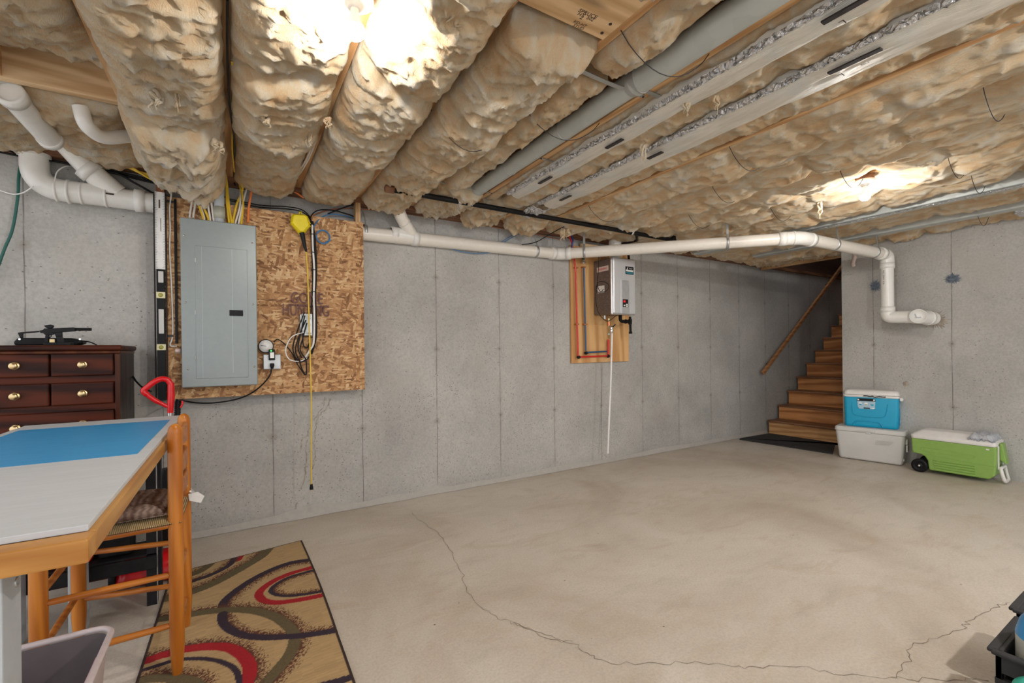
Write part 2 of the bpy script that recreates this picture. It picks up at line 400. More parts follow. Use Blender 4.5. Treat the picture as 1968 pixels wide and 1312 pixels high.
n = N('rush_seat'); wv = n.wave(55, .8, axis='X'); n.bump(wv, .8, .01); M['rush'] = n.fin(n.ramp(wv, [(.1, (.33,.20,.075)), (.7, (.70,.54,.28))]), .7)
n = N('cushion_cloth'); wv = n.wave(14, 3.5, sc=(1, 2, 1), dscale=2); n.bump(wv, .5, .006); M['cush'] = n.fin(n.ramp(wv, [(.1, (0.17,0.1148,0.08925)), (.8, (0.306,0.2253,0.187))]), .85)
n = N('foil_white_film'); X_, Y_, Z_ = n.sep(); g = n.noise(12, 5, .7, sc=(4, .6, 1), dist=.8); th = n.wave(75, .4, axis='X', sc=(1, .02, 1))
n.bump(n.math('ADD', g, n.math('MULTIPLY', th, .25)), .55, .012)
M['film'] = n.fin(n.mix(n.ramp(n.noise(3.5, 4), [(.5, 0), (.7, .7)]), n.ramp(g, [(.3, (.66,.62,.54)), (.7, (.82,.775,.69))]), (.60,.66,.68)), .4, .08)
n = N('heater_silver'); M['heater'] = n.fin(n.ramp(n.noise(2, 2), [(.3, (.62,.63,.65)), (.7, (.70,.71,.73))]), .34, .45)
n = N('heater_side'); g = n.noise(90, 2, .5, sc=(1, .35, 1)); M['heaters'] = n.fin(n.ramp(g, [(.5, (.16,.13,.115)), (.72, (.25,.21,.19))]), .4, .4)

# ================================================================== the setting
def B(name, x0, x1, y0, y1, z0, z1, mat, parent=None, bevel=0):
    return MB().box(x0, x1, y0, y1, z0, z1).build(name, mat, parent, bevel)
WY = 3.576; WX = 5.786; JB = 2.32; JT = 2.555
floor = struct(B('floor', -4, 9.8, -4, WY+.2, -.12, 0, M['floor']))
wall_back = struct(B('wall_back', -4, 9.8, WY, WY+.2, 0, 2.29, M['wall']))
wall_right = struct(B('wall_right', WX, WX+.2, -4, 2.414, 0, 2.30, M['wallR']))
struct(B('ceiling', -1.6, 6.2, -.9, WY+.2, JT, JT+.02, M['osbd']))
struct(B('trim_1', -4, 6.2, 3.44, WY+.1, 2.29, 2.328, M['sill']))
struct(B('trim_2', -4, 6.2, 3.538, WY+.1, 2.328, JT, M['sill']))
struct(B('trim_3', WX+.002, WX+.14, -4, 2.414, 2.30, 2.338, M['sill']))
struct(B('trim_4', WX+.1, WX+.14, -4, 2.414, 2.338, JT, M['sill']))
struct(B('wall_stairwell_upper', 6.2, 9.8, WY, WY+.2, 2.29, 4.8, M['darkbrown']))
struct(B('trim_5', 6.2, 9.8, WY-.04, WY, 2.29, 2.33, M['sill']))
struct(B('wall_stairwell_side', WX+.2, 9.8, 2.22, 2.414, 0, 4.8, M['darkbrown']))
struct(B('wall_stairwell_end', 9.8, 9.9, 2.2, 3.8, 0, 4.8, M['darkbrown']))
struct(B('ceiling_stairwell', 6.2, 9.9, 2.2, 3.8, 4.8, 4.9, M['darkbrown']))
struct(B('trim_6', WX+.2, 6.2, 2.22, 2.414, 2.30, JT, M['darkbrown']))
# cement wash along the foot of the long wall
mb = MB()
xs = [(-4+i*.08) for i in range(130)]
top = [(x, .035+.03*noise.noise(Vector((x*1.3, 0, 3)))+(.05 if .25 < x < 1.5 else 0)*max(0, noise.noise(Vector((x*3, 2, 0)))+.3)) for x in xs]
vs = [(x, WY-.001, h+.004) for x, h in top] + [(x, WY-.028-.012*noise.noise(Vector((x*4, 5, 1))), .002) for x, h in top] + [(x, WY-.001, 0) for x, h in top]
n_ = len(xs); fs = [(i, n_+i, n_+i+1, i+1) for i in range(n_-1)]
mb.add(vs, fs, True).build('trim_7', M['caulk'])['kind'] = 'structure'

def ribbon(mb, pts, w, nrm, off=.0012, jit=.012, sub=5, seed=0):
    P = [Vector(p) for p in pts]; Q = []
    rnd = random.Random(seed)
    for i in range(len(P)-1):
        for k in range(sub):
            t = k/sub; p = P[i].lerp(P[i+1], t)
            side = (P[i+1]-P[i]).cross(nrm).normalized()
            Q.append(p + side*rnd.uniform(-jit, jit))
    Q.append(P[-1])
    vs = []
    for i, p in enumerate(Q):
        a = Q[max(0, i-1)]; b = Q[min(len(Q)-1, i+1)]; side = (b-a).cross(nrm).normalized()
        ww = w*rnd.uniform(.25, 1.0)
        vs += [p+side*ww/2+nrm*off, p-side*ww/2+nrm*off]
    mb.add(vs, [(2*i, 2*i+1, 2*i+3, 2*i+2) for i in range(len(Q)-1)])
UPZ = Vector((0,0,1)); TOY = Vector((0,-1,0)); TOX = Vector((-1,0,0))
mb = MB()
ribbon(mb, [fl(u, v) for u, v in ((790,985),(810,1003),(848,1028),(868,1062),(888,1100),(893,1130),(925,1165),(960,1188),(985,1197),(1012,1209),(1060,1220),(1110,1240),(1135,1258),(1160,1272),(1235,1276),(1300,1274),(1400,1276),(1450,1284),(1530,1281),(1600,1292),(1700,1303),(1722,1298),(1745,1268),(1752,1242),(1800,1226),(1855,1205),(1858,1196),(1890,1180),(1918,1165),(1940,1158))], .0038, UPZ, seed=3)
ribbon(mb, [fl(u, v) for u, v in ((985,1197),(1030,1216),(1080,1235),(1100,1232))], .004, UPZ, seed=4)
ribbon(mb, [fl(u, v) for u, v in ((1722,1298),(1760,1306),(1850,1304),(1900,1308))], .004, UPZ, seed=5)
mb.build('crack', M['crack'], floor)
mb = MB()
for s_, pp in enumerate((((635,765),(628,785),(622,790),(612,800),(608,812),(606,835),(602,850),(606,870),(603,890),(598,905)),
           ((625,765),(622,780),(610,796),(603,808)), ((595,822),(588,838),(580,845),(577,868)), ((590,845),(588,880),(586,915),(579,940)), ((573,962),(568,975),(566,990),(558,999)))):
    ribbon(mb, [wl(u, v, WY) for u, v in pp], .011, TOY, .0015, .006, seed=s_+10)
mb.build('crack', M['stain'], wall_back)
def splat(c, nrm, ea, eb, r, seed, squash=1.0, spikes=34):
    rnd = random.Random(seed); mb = MB(); vs = [Vector(c)+nrm*.004]; k = spikes
    for i in range(k):
        a = 2*math.pi*i/k; rr = r*(rnd.uniform(.45, .75) if i % 2 else rnd.uniform(.75, 1.15)); vs.append(Vector(c)+ea*rr*math.cos(a)+eb*rr*squash*math.sin(a)+nrm*.0012)
    mb.add(vs, [(0, 1+i, 1+(i+1) % k) for i in range(k)]); return mb
EY = Vector((0,1,0)); EX = Vector((1,0,0)); EZ = Vector((0,0,1))
splat(rw(1683, 549), TOX, EY, EZ, .060, 1, 1.15, 60).build('slate_patch', M['bluepatch'], wall_right)
splat(rw(1831, 535), TOX, EY, EZ, .068, 2, .8, 64).build('slate_patch', M['bluepatch'], wall_right)
splat(rw(1796, 615), TOX, EY, EZ, .115, 5, .9, 60).build('rough_patch', M['stain'], wall_right)
mb = splat(rw(1741, 737), TOX, EY, EZ, .03, 6, 1.2, 22); mb.build('rough_patch', M['stain'], wall_right)
mb = MB().tube(spline([rw(1641,487,5.77), rw(1643,494,5.74), rw(1640,505,5.755), rw(1641,512,5.77)]), [.014]*8+[.018]*8+[.02]*8+[.012], 8)
tag(mb.build('caulk_drip', M['labelp']), 'cream blob of dried foam on the concrete just left of the drop pipe', 'foam blob')

# ------------------------------------------------------------------ joists
JX = [.385+.4*k for k in range(-5, 14)]
ORD = ['first','second','third','fourth','fifth','sixth','seventh','eighth','ninth','tenth','eleventh','twelfth','thirteenth','fourteenth','fifteenth','sixteenth','seventeenth','eighteenth','nineteenth']
jn = {.385: 'carrying the lamp above the yellow reel', .785: 'just right of the big bare bulb', -.015: 'with a dark cable along it above the grey breaker panel', -.415: 'meeting the wooden header near the left edge',
      1.185: 'left of the long round duct', 1.585: 'right of the long round duct', 1.985: 'between the two foil wraps', 2.385: 'right of the second foil wrap'}
for k, x in enumerate(JX[2:]):
    key = [q for q in jn if abs(q-x) < .01]
    y1 = 3.538 if x > -.5 else 2.70
    lab = 'pine ceiling joist ' + (jn[key[0]] if key else '%s counted rightwards from the long round duct' % ORD[int(round((x-1.585)/.4))] if x > 2.4 else 'at the far left end above the dresser')
    o = MB().box(x-.019, x+.019, -.9, y1, JB, JT).build('ceiling_joist', M['joist'], bevel=.002)
    tag(o, lab, 'joist', 'pine ceiling joists')
o = MB().box(-1.9, -.396, 2.655, 2.695, JB-.005, JT).build('ceiling_header', M['blockw'], bevel=.002)
tag(o, 'pale wooden header board between joists at the upper left above the white pipes', 'board')
o = root('blocking_board', (.97, 1.2, JB), 'pale blocking board with black printed stamp between joists at top centre', 'board')
MB().hexa([(.80,1.02,JB-.002),(1.17,1.02,JB-.002),(1.17,1.25,JB-.002),(.80,1.25,JB-.002)], [(.80,1.02,JB+.036),(1.17,1.02,JB+.036),(1.17,1.25,JB+.036),(.80,1.25,JB+.036)]).build('board', M['blockw'], o, .002)
mb = MB()
for t, (u, v), s in (('SPRUCE', (1130, 27), .022), ('HT  502', (1126, 33), .02), ('2', (1118, 34), .024), ('KD-HT', (1115, 46), .018), ('STUD', (1112, 52), .018)):
    p = fl(u, v, JB-.0026); mb.text(t, p, (1, -.05, 0), (0, -1, 0), s, .0002)
mb.build('stamp', M['ink'], o)
for u, v in ((1173, 47), (1157, 64)):
    p = fl(u, v, JB-.004); MB().cyl(p, p+EZ*.003, .006, 12).build('nail', M['ink'], o)
# stair header
o = root('stair_header', (6.17, 3.0, 2.24), 'brown header board with red handwriting above the foot of the stairs', 'board')
MB().box(6.15, 6.2, 2.43, 3.53, 2.245, JT).build('board', M['joist'], o, .002)
mb = MB(); mb.text('HP4', (6.149, 2.98, 2.30), (0, -1, 0), (0, 0, 1), .07, .0003); mb.build('handwriting', M['redink'], o)
# studs that carry the OSB board
tag(B('wall_stud', .775, .812, 3.468, 3.53, .93, JB, M['studw'], None, .002), 'pale vertical stud rising from the right end of the OSB board to the joists', 'stud')
tag(B('wall_stud', -.395, -.355, 3.468, 3.53, .93, JB, M['redw'], None, .002), 'reddish vertical stud behind the ruler and level at the left end of the OSB board', 'stud')

# ------------------------------------------------------------------ insulation
def batt(x0, x1, y0, y1, sag, label, seed, skew=0.0, rough=1.0, creases=None, zt=JB+.012, over=.006, taper=None, ys=1.0, mat=None, name='insulation_batt', fray=0.0, zend=0.0):
    dx, dy = .0125, .0125
    nx = max(10, int((x1-x0)/dx)); ny = max(8, int((y1-y0)/dy))
    rnd = random.Random(seed)
    if creases is None:
        creases = []; y = y0+rnd.uniform(.1, .4)
        while y < y1-.15: creases.append((y, rnd.uniform(-.25, .25), rnd.uniform(.25, .6))); y += rnd.uniform(.28, .55)
    xc = (x0+x1)/2; hw = (x1-x0)/2; co = []; fl_ = []
    for j in range(ny+1):
        y = y0+(y1-y0)*j/ny
        e = min(1.0, (y-y0)/.07, (y1-y)/.07); e = math.sqrt(max(0.0, 1-(1-e)**2))
        for i in range(nx+1):
            t = -1+2*i/nx
            p = max(0.0, 1-abs(t)**3.2)**.62
            s = sag*(1+.35*noise.noise(Vector((xc*7, y*1.4, seed))) + skew*t)
            if taper: s *= 1-.95*max(0, min(1, (y-taper[0])/(taper[1]-taper[0])))
            cr = 0.0
            for (bx, by) in BULBS+[FILL_BULB]: s *= 1-.80*math.exp(-(((xc+t*hw-bx)/.16)**2+((y-by)/.20)**2))
            for (cy, sl, dp) in creases:
                d = (y-(cy+sl*t*hw*1.6+.03*noise.noise(Vector((t*2, cy*9, seed)))))
                cr = max(cr, dp*math.exp(-(d/.038)**2), .0)
                if d > 0: s *= 1.0
            z = s*p*(1-cr)*(e if e < 1 else 1) + .012*(1-p)*0
            q = Vector((xc*3+t*hw, y*ys, seed*1.7))
            big = noise.fractal(q*4.0, .9, 2.1, 3)*.034
            rg = 1-abs(noise.noise(q*9.0+Vector((big*18, 0, 0))))*2
            rg2 = 1-abs(noise.noise(Vector((q.x*14, y*22*(ys if ys < 1 else 1), seed+4))+Vector((0, big*30, 0))))*2
            fine = noise.fractal(Vector((q.x*38, q.y*24, q.z)), .7, 2.2, 4)*.0105
            lampd = min(1.0, .25+min(math.hypot(xc+t*hw-bx, y-by) for bx, by in BULBS+[FILL_BULB])/.3)
            disp = lampd*rough*(big + (max(0, rg)**3)*.016 + (max(0, rg2)**4)*.013 + fine)
            z = z + disp*(.35+.65*p)
            ox = t*hw + t*over*math.sin(min(1, p*1.6)*math.pi/2)*(sag/.12 if sag < .12 else 1) + rough*.012*noise.noise(q*11)*(1-p*.6)
            oy = rough*.018*noise.noise(q*8+Vector((5, 5, 5)))
            zz = zt - z + (.075*max(0, min(1, (y-taper[0])/(taper[1]-taper[0]))) if taper else 0)
            if zz > JB-.006: ox = max(-hw+.001, min(hw-.001, ox))
            co.append((xc+ox, min(y1, max(y0, y+oy)), min(zz, JT-.03)))
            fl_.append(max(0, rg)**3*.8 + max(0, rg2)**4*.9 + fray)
    nb = len(co)
    fs = [(j*(nx+1)+i, (j+1)*(nx+1)+i, (j+1)*(nx+1)+i+1, j*(nx+1)+i+1) for j in range(ny) for i in range(nx)]
    # closed upper side
    for j in range(ny+1):
        y = y0+(y1-y0)*j/ny
        co.append((x0, y, JT-.02)); co.append((x1, y, JT-.02)); fl_ += [0, 0]
    for j in range(ny):
        a = nb+2*j; fs.append((a, a+1, a+3, a+2)); fs.append((j*(nx+1), a, a+2, (j+1)*(nx+1))); fs.append((j*(nx+1)+nx, (j+1)*(nx+1)+nx, a+3, a+1))
    fs.append(tuple(range(0, nx+1)) + (nb+1, nb)); L = ny*(nx+1)
    fs.append(tuple(range(L, L+nx+1))[::-1] + (nb+2*ny, nb+2*ny+1))
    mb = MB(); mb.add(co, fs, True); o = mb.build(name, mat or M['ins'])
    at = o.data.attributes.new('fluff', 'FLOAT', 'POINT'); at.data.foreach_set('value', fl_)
    tag(o, label, 'insulation', 'fibreglass insulation batts between the joists')
    return o
def tuft(par, p, L, w, seed, drift=(0, 0)):
    rnd = random.Random(seed); mb = MB(); p = Vector(p)
    for s in range(5):
        q = [p+Vector((rnd.uniform(-w, w)*.5, rnd.uniform(-w, w)*.5, .02))]; l = L*rnd.uniform(.45, 1)
        for k in range(1, 6):
            q.append(q[0]+Vector((drift[0]*k/5+rnd.uniform(-w, w)*.35, drift[1]*k/5+rnd.uniform(-w, w)*.35, -(l+.02)*k/5)))
        mb.tube(spline(q, 3), [max(.0012, w*.34*(1-i/15.5)*(.7+.6*rnd.random())) for i in range(16)], 7)
    return mb.build('loose_tuft', M['insw'], par)
def J(k): return .385+.4*k+.019, .385+.4*(k+1)-.019     # bay k: between joist k and k+1
b_m3a = batt(*J(-3), -.9, 2.56, .12, 'tan batt at the upper left corner in front of the wooden header', 11, rough=1.0, taper=(1.75, 2.45))
b_m3b = batt(*J(-3), 2.71, 3.50, .045, 'tan fibreglass batt behind the wooden header, over the white sweeping drain pipes', 12, rough=.9)
batt(*J(-4), -.9, 2.56, .11, 'fibreglass batt beyond the far left joist, cut by the left edge of the photo', 13, taper=(1.75, 2.45))
batt(*J(-4), 2.71, 3.50, .05, 'fibreglass batt at the far left behind the header, above the black cables', 14, rough=1.0)
batt(*J(-5), -.9, 3.50, .10, 'leftmost fibreglass batt beyond the photo edge', 15)
b_m2 = batt(*J(-2), -.9, 2.62, .15, 'big bulging cream batt directly above the left half of the breaker panel, nearer part', 21, rough=1.15, creases=[(.9, .1, .3), (1.55, -.2, .35), (2.25, .15, .3)], over=.03)
b_m2b = batt(J(-2)[0]-.02, J(-2)[1], 2.5, 3.30, .20, 'ragged batt drooping lowest over the ruler and the top of the breaker panel', 22, rough=1.9, creases=[(2.75, .3, .5), (3.0, -.2, .45)], over=.02, fray=.15)
b_m1 = batt(*J(-1), -.9, 2.60, .125, 'plump pale batt left of the big bare bulb', 31, creases=[(1.2, .1, .3), (1.93, -.2, .4), (2.3, .1, .25)], over=.022, fray=.1)
b_m1b = batt(*J(-1), 2.60, 3.50, .085, 'flatter tan batt above the top right of the breaker panel', 32, rough=.9)
b_0 = batt(*J(0), -.9, 2.56, .125, 'plump white-lit batt right of the big bare bulb, with two deep creases', 41, creases=[(1.1, .1, .3), (1.80, .35, .5), (2.25, -.1, .3)], over=.02, fray=.12)
b_0b = batt(*J(0), 2.56, 3.50, .09, 'tan batt above the yellow cord reel', 42)
b_1 = batt(J(1)[0], J(1)[1], -.9, 1.0, .085, 'white-lit batt behind the stamped board at the top centre', 51, fray=.15)
b_1a = batt(*J(1), 1.27, 2.62, .125, 'long bulging batt left of the round duct, ending at the thin strap', 52, creases=[(1.9, .2, .3), (2.38, .1, .45)], over=.02, fray=.08)
b_1b = batt(*J(1), 2.66, 3.47, .075, 'tan batt above the white pipe elbow that drops to the drain', 53, rough=1.4)
b_2 = batt(J(2)[0], J(2)[0]+.19, -.9, 1.38, .05, 'batt tucked on the left side of the long round duct near the top edge', 61, rough=.8, skew=-.5, over=.0)
b_2b = batt(J(2)[0], J(2)[0]+.19, 1.46, 2.84, .05, 'batt on the left side of the round duct between the two thin straps', 62, rough=.8, skew=-.5, over=.0)
batt(J(2)[0], J(2)[1]-.01, 2.9, 3.5, .06, 'short tan batt below the end of the round duct, near the black gas pipe', 63, rough=1.8)
batt(J(3)[0]+.01, J(3)[0]+.09, -.9, 3.0, .022, 'thin tan batt strip squeezed between the duct joist and the first foil wrap', 71, rough=.5, over=0)
b_3 = batt(J(3)[0]+.165, J(3)[1]+.02, -.9, 3.1, .038, 'tan batt strip between the two foil wraps', 72, rough=.6, over=.0)
batt(J(3)[0], J(3)[1], 3.02, 3.5, .06, 'crumpled tan batt at the wall end of the first foil wrap', 73, rough=2.0)
b_4 = batt(J(4)[0]+.16, J(4)[1]-.02, -.9, 3.2, .03, 'tan batt strip along the right side of the second foil wrap', 81, rough=.5, over=0)
batt(J(4)[0], J(4)[1], 3.22, 3.5, .085, 'small batt at the wall end of the second foil wrap', 82, rough=1.6)
rights = [(5, .055, 'tan batt in the first open bay right of the foil wraps'), (6, .06, 'tan batt in the second bay right of the foil wraps, above the water heater vent'),
          (7, .06, 'tan batt in the third bay right of the foil wraps'), (8, .06, 'tan batt in the bay just left of the far bare bulb'),
          (9, .07, 'white-lit batt in the bay behind the far bare bulb'), (11, .06, 'batt between the far grey duct and the next one'), (12, .065, 'batt just before the last grey duct by the right wall')]
R = {}
for k, s, lab in rights:
    R[k] = batt(*J(k), -.9, 3.47, s, lab, 100+k, skew=(.75 if k < 9 else .4), rough=.8, ys=.42, over=.002, fray=.03)
b_10 = batt(J(10)[0]+.13, J(10)[1], -.9, 3.47, .07, 'narrow batt squeezed beside the far grey duct', 131, rough=.6, over=.008)
batt(5.604, 5.79, -.9, 3.47, .075, 'last narrow batt along the top of the right concrete wall', 140, rough=.8, over=.0)
batt(5.80, 6.14, 2.44, 3.47, .075, 'batt in front of the stair header with the red handwriting', 141, rough=1.0, over=.0)
for par, (u, v), z, L, w, s in ((b_m2, (298, 185), 2.20, .06, .035, 1), (b_m2, (342, 190), 2.19, .06, .012, 2), (b_m2b, (420, 280), 2.14, .035, .03, 3),
                    (b_m1, (512, 233), 2.17, .03, .03, 4), (b_m1, (592, 262), 2.22, .055, .018, 5), (b_0, (630, 235), 2.20, .035, .02, 6), (b_1a, (866, 45), 2.2, .02, .05, 7),
                    (b_3, (1238, 285), 2.23, .10, .022, 8), (b_3, (1375, 195), 2.24, .07, .018, 9), (b_4, (1320, 205), 2.24, .05, .02, 10), (R[9], (1573, 395), 2.21, .10, .03, 11),
                    (R[5], (1085, 445), 2.23, .10, .05, 12), (b_m2b, (350, 352), 2.11, .035, .04, 13), (R[7], (1495, 462), 2.2, .05, .05, 14)):
    tuft(par, fl(u, v, z), L, w, s)

# thin wires that hold the batts up
k = 0
def swire(x0, x1, y, dip, lab, y2=None):
    y2 = y if y2 is None else y2
    pts = []
    for i in range(13):
        t = i/12; pts.append((x0+(x1-x0)*t, y+(y2-y)*t, JB+.0-dip*math.sin(math.pi*t)**.8))
    o = MB().tube(pts, .0018, 6).build('support_wire', M['tape'])
    tag(o, lab, 'wire', 'bowed spring wires holding up the insulation')
swire(.80, 1.19, 2.02, .155, 'bowed support wire across the plump batt left of the thin strap')
swire(1.19, 1.58, 1.18, .125, 'bowed support wire crossing the round duct near the top edge', 1.10)
swire(1.19, 1.58, 1.80, .115, 'bowed support wire crossing the round duct below the wide strap', 1.72)
for (kb, y, s_, lab) in ((5, 1.55, .10, 'support wire in the first bay right of the foil wraps, nearer one'), (5, 2.75, .10, 'support wire in the first bay right of the foil wraps, near the wall end'),
                     (6, .62, .11, 'support wire in the second bay right of the foil wraps, near the right edge'), (6, 1.95, .11, 'support wire in the second bay right of the foil wraps, above the gas pipe'),
                     (7, 1.35, .12, 'support wire in the third bay right of the foil wraps, nearer one'), (7, 2.45, .12, 'support wire in the third bay right of the foil wraps, farther one'),
                     (8, .95, .115, 'support wire right of the far bare bulb, higher one'), (8, 2.0, .115, 'support wire left of the far bare bulb'), (9, .95, .14, 'support wire on the white-lit batt right of the far bulb'), (12, 1.2, .13, 'support wire on the batt before the last grey duct')):
    a, b = J(kb); swire(a-.005, b+.005, y, s_, lab)

# ------------------------------------------------------------------ straps, ducts, foil
def strap(p0, p1, w, lab, sagz=.006):
    o = root('metal_strap', p0, lab, 'strap', 'galvanised straps under the joists')
    mb = MB(); pts = [Vector(p0).lerp(Vector(p1), i/8)+Vector((0, 0, -sagz*math.sin(math.pi*i/8))) for i in range(9)]
    for i in range(8): mb.bar(pts[i], pts[i+1], w, .0025)
    mb.build('band', M['galv'], o)
    for e in (0, 8): MB().sphere(pts[e]+Vector((0, 0, -.003)), .005, 8).build('nail', M['tape'], o)
zs = JB-.004
strap(fl(1098, 127, zs), fl(1236, 185, zs), .022, 'wide galvanised strap crossing the round duct near the top centre')
strap(fl(1238, 174, zs), fl(1440, 250, zs), .022, 'long galvanised strap crossing under both foil wraps')
strap(fl(1040, 304, zs), fl(1146, 330, zs), .012, 'thin strap under the wall end of the foil wraps')
strap(fl(842, 349, zs), fl(945, 371, zs), .012, 'thin strap crossing the wall end of the round duct')

o = root('round_duct', (1.49, 1.5, JB), 'long round galvanised duct running between joists to the wall', 'duct')
MB().cyl((1.497, -.9, 2.338), (1.497, 1.40, 2.338), .058, 28).build('duct_pipe', M['galvd'], o)
MB().cyl((1.497, 1.38, 2.340), (1.497, 2.93, 2.340), .050, 28).build('duct_pipe', M['galvd'], o)
MB().cyl((1.497, 1.36, 2.338), (1.497, 1.42, 2.349), .061, 28).build('collar', M['galv'], o)
for y in (1.9, 2.45): MB().tube([(1.497+.052*math.cos(a), y, 2.340+.052*math.sin(a)) for a in [2*math.pi*i/24 for i in range(24)]], .0025, 6, closed=True).build('bead', M['galv'], o)
o2 = MB().cyl((1.497, 2.935, 2.348), (1.495, 3.40, 2.34), .046, 24).build('round_duct', M['galvd']); tag(o2, 'short dark end of duct hanging behind the black gas pipe', 'duct')
MB().tube([(1.497+.05*math.cos(a), 2.93, 2.340+.05*math.sin(a)) for a in [2*math.pi*i/24 for i in range(24)]], .007, 8, closed=True).build('gasket', M['black'], o)

def foilwrap(x0, x1, y0, y1, seed, lab, tapes, letters):
    o = root('foil_duct_wrap', ((x0+x1)/2, (y0+y1)/2, JB-.04), lab, 'duct wrap', 'foil wrapped ducts between the joists')
    nx, ny = 22, int((y1-y0)/.02); co = []
    def surf(x, y, t):
        z = JB-.045-.022*(1-abs(t)**2.6)
        return z + .006*noise.fractal(Vector((x*18, y*5, seed)), .8, 2, 3) + .004*noise.noise(Vector((x*60, y*2, seed)))
    for j in range(ny+1):
        y = y0+(y1-y0)*j/ny
        e = min(1, (y1-y)/.12, (y-y0)/.12); wv = (.012*noise.noise(Vector((0, y*4, seed))))
        for i in range(nx+1):
            t = -1+2*i/nx; x = (x0+x1)/2+wv+(x1-x0)/2*t*(.75+.25*math.sqrt(max(0, e)))
            co.append((x, y, surf(x, y, t)))
    fs = [(j*(nx+1)+i, (j+1)*(nx+1)+i, (j+1)*(nx+1)+i+1, j*(nx+1)+i+1) for j in range(ny) for i in range(nx)]
    nb = len(co)
    for j in range(ny+1):
        y = y0+(y1-y0)*j/ny; co += [(x0+.01, y, JB+.05), (x1-.01, y, JB+.05)]
    for j in range(ny):
        a = nb+2*j; fs += [(a, a+1, a+3, a+2), (j*(nx+1), a, a+2, (j+1)*(nx+1)), (j*(nx+1)+nx, (j+1)*(nx+1)+nx, a+3, a+1)]
    MB().add(co, fs, True).build('wrap', M['film'], o)
    # crumpled silver seam along the left edge
    pr = MB(); n2 = int((y1-y0)/.005); vs = []; K = 11
    for j in range(n2+1):
        y = y0+(y1-y0)*j/n2; a = .5+.5*noise.noise(Vector((seed, y*2.2, 0)))
        for i in range(K):
            t = i/(K-1); x = x0-.02+(.020+.028*a)*t+.004*noise.noise(Vector((i*3.1, y*60, seed)))
            z = JB-.04-.018*math.sin(math.pi*t)*(.6+.6*a)+.008*noise.noise(Vector((i*2.3, y*85, seed+7)))
            vs.append((x, y, z))
    pr.add(vs, [(j*K+i, (j+1)*K+i, (j+1)*K+i+1, j*K+i+1) for j in range(n2) for i in range(K-1)])
    pr.build('foil_seam', M['foil'], o)
    pr = MB(); n2 = int((y1-y0)/.02); vs = []; K = 4
    for j in range(n2+1):
        y = y0+(y1-y0)*j/n2
        for i in range(K): vs.append((x1-.012+.016*i/(K-1)+.003*noise.noise(Vector((i, y*20, seed))), y, JB-.05+.02*(i/(K-1))+.004*noise.noise(Vector((i*2, y*25, seed)))))
    pr.add(vs, [(j*K+i, (j+1)*K+i, (j+1)*K+i+1, j*K+i+1) for j in range(n2) for i in range(K-1)]); pr.build('foil_edge', M['foil'], o)
    for (xa, ya, L, wd) in tapes: MB().box(xa-wd/2, xa+wd/2, ya-L/2, ya+L/2, JB-.079, JB-.073).build('black_label', M['tape'], o)
    for (t, xa, ya, s) in letters: MB().text(t, (xa, ya, JB-.0805), (0, 1, 0), (1, 0, 0), s, .0003).build('lettering', M['ink'], o)
foilwrap(1.645, 1.768, .2, 2.72, 1, 'first foil wrapped duct, just right of the round duct joist', [(1.672, 2.32, .13, .02), (1.66, .66, .16, .022), (1.69, 1.73, .12, .02)], [('L', 1.705, .70, .035)])
foilwrap(1.955, 2.135, .2, 2.78, 2, 'second and wider foil wrapped duct, right of the first', [(1.99, 2.52, .12, .02), (1.985, 1.72, .10, .022), (1.985, .78, .17, .022)], [('L', 2.03, .84, .035), ('TYPE', 2.025, .76, .012)])
o = MB(); K = 12
vs = []
for j in range(13):
    for i in range(K+1):
        x = 1.93+.17*i/K; y = 2.83+.22*j/12; vs.append((x, y, JB-.05+.02*noise.fractal(Vector((x*30, y*30, 2)), .8, 2, 3)-.02*math.sin(math.pi*i/K)))
nb = len(vs); vs += [(p[0], p[1], JB+.02) for p in vs]
o.add(vs, [(j*(K+1)+i, (j+1)*(K+1)+i, (j+1)*(K+1)+i+1, j*(K+1)+i+1) for j in range(12) for i in range(K)] + [(nb+j*(K+1)+i, nb+j*(K+1)+i+1, nb+(j+1)*(K+1)+i+1, nb+(j+1)*(K+1)+i) for j in range(12) for i in range(K)])
tag(o.build('foil_scrap', M['foil']), 'crumpled foil scrap at the wall end of the second wrap, by the gas pipe', 'foil')
# grey ducts near the right wall
o = root('duct_run', (4.42, 1.5, 2.22), 'grey sheet metal duct just right of the far bare bulb', 'duct')
MB().box(4.41, 4.53, -.9, 3.3, 2.235, 2.42).build('duct_body', M['galvd'], o, .012, 3)
mb = MB(); vs = []; K = 6; n2 = 300
for j in range(n2+1):
    y = .6+2.0*j/n2
    for i in range(K): vs.append((4.40+.03*i/(K-1)+.005*noise.noise(Vector((i, y*50, 1))), y, 2.225+.008*noise.noise(Vector((i*2.2, y*60, 5)))))
mb.add(vs, [(j*K+i, (j+1)*K+i, (j+1)*K+i+1, j*K+i+1) for j in range(n2) for i in range(K-1)]); mb.build('foil_seam', M['foil'], o)
o = root('duct_run', (5.39, 1.5, 2.24), 'narrow grey duct close to the right concrete wall', 'duct')
MB().box(5.22, 5.34, -.9, 3.1, 2.25, 2.42).build('duct_body', M['galvd'], o, .012, 3)
mb = MB(); mb.box(5.36, 5.56, .85, 1.02, 2.235, 2.40); mb.build('foil_end', M['foil'], o, .01)

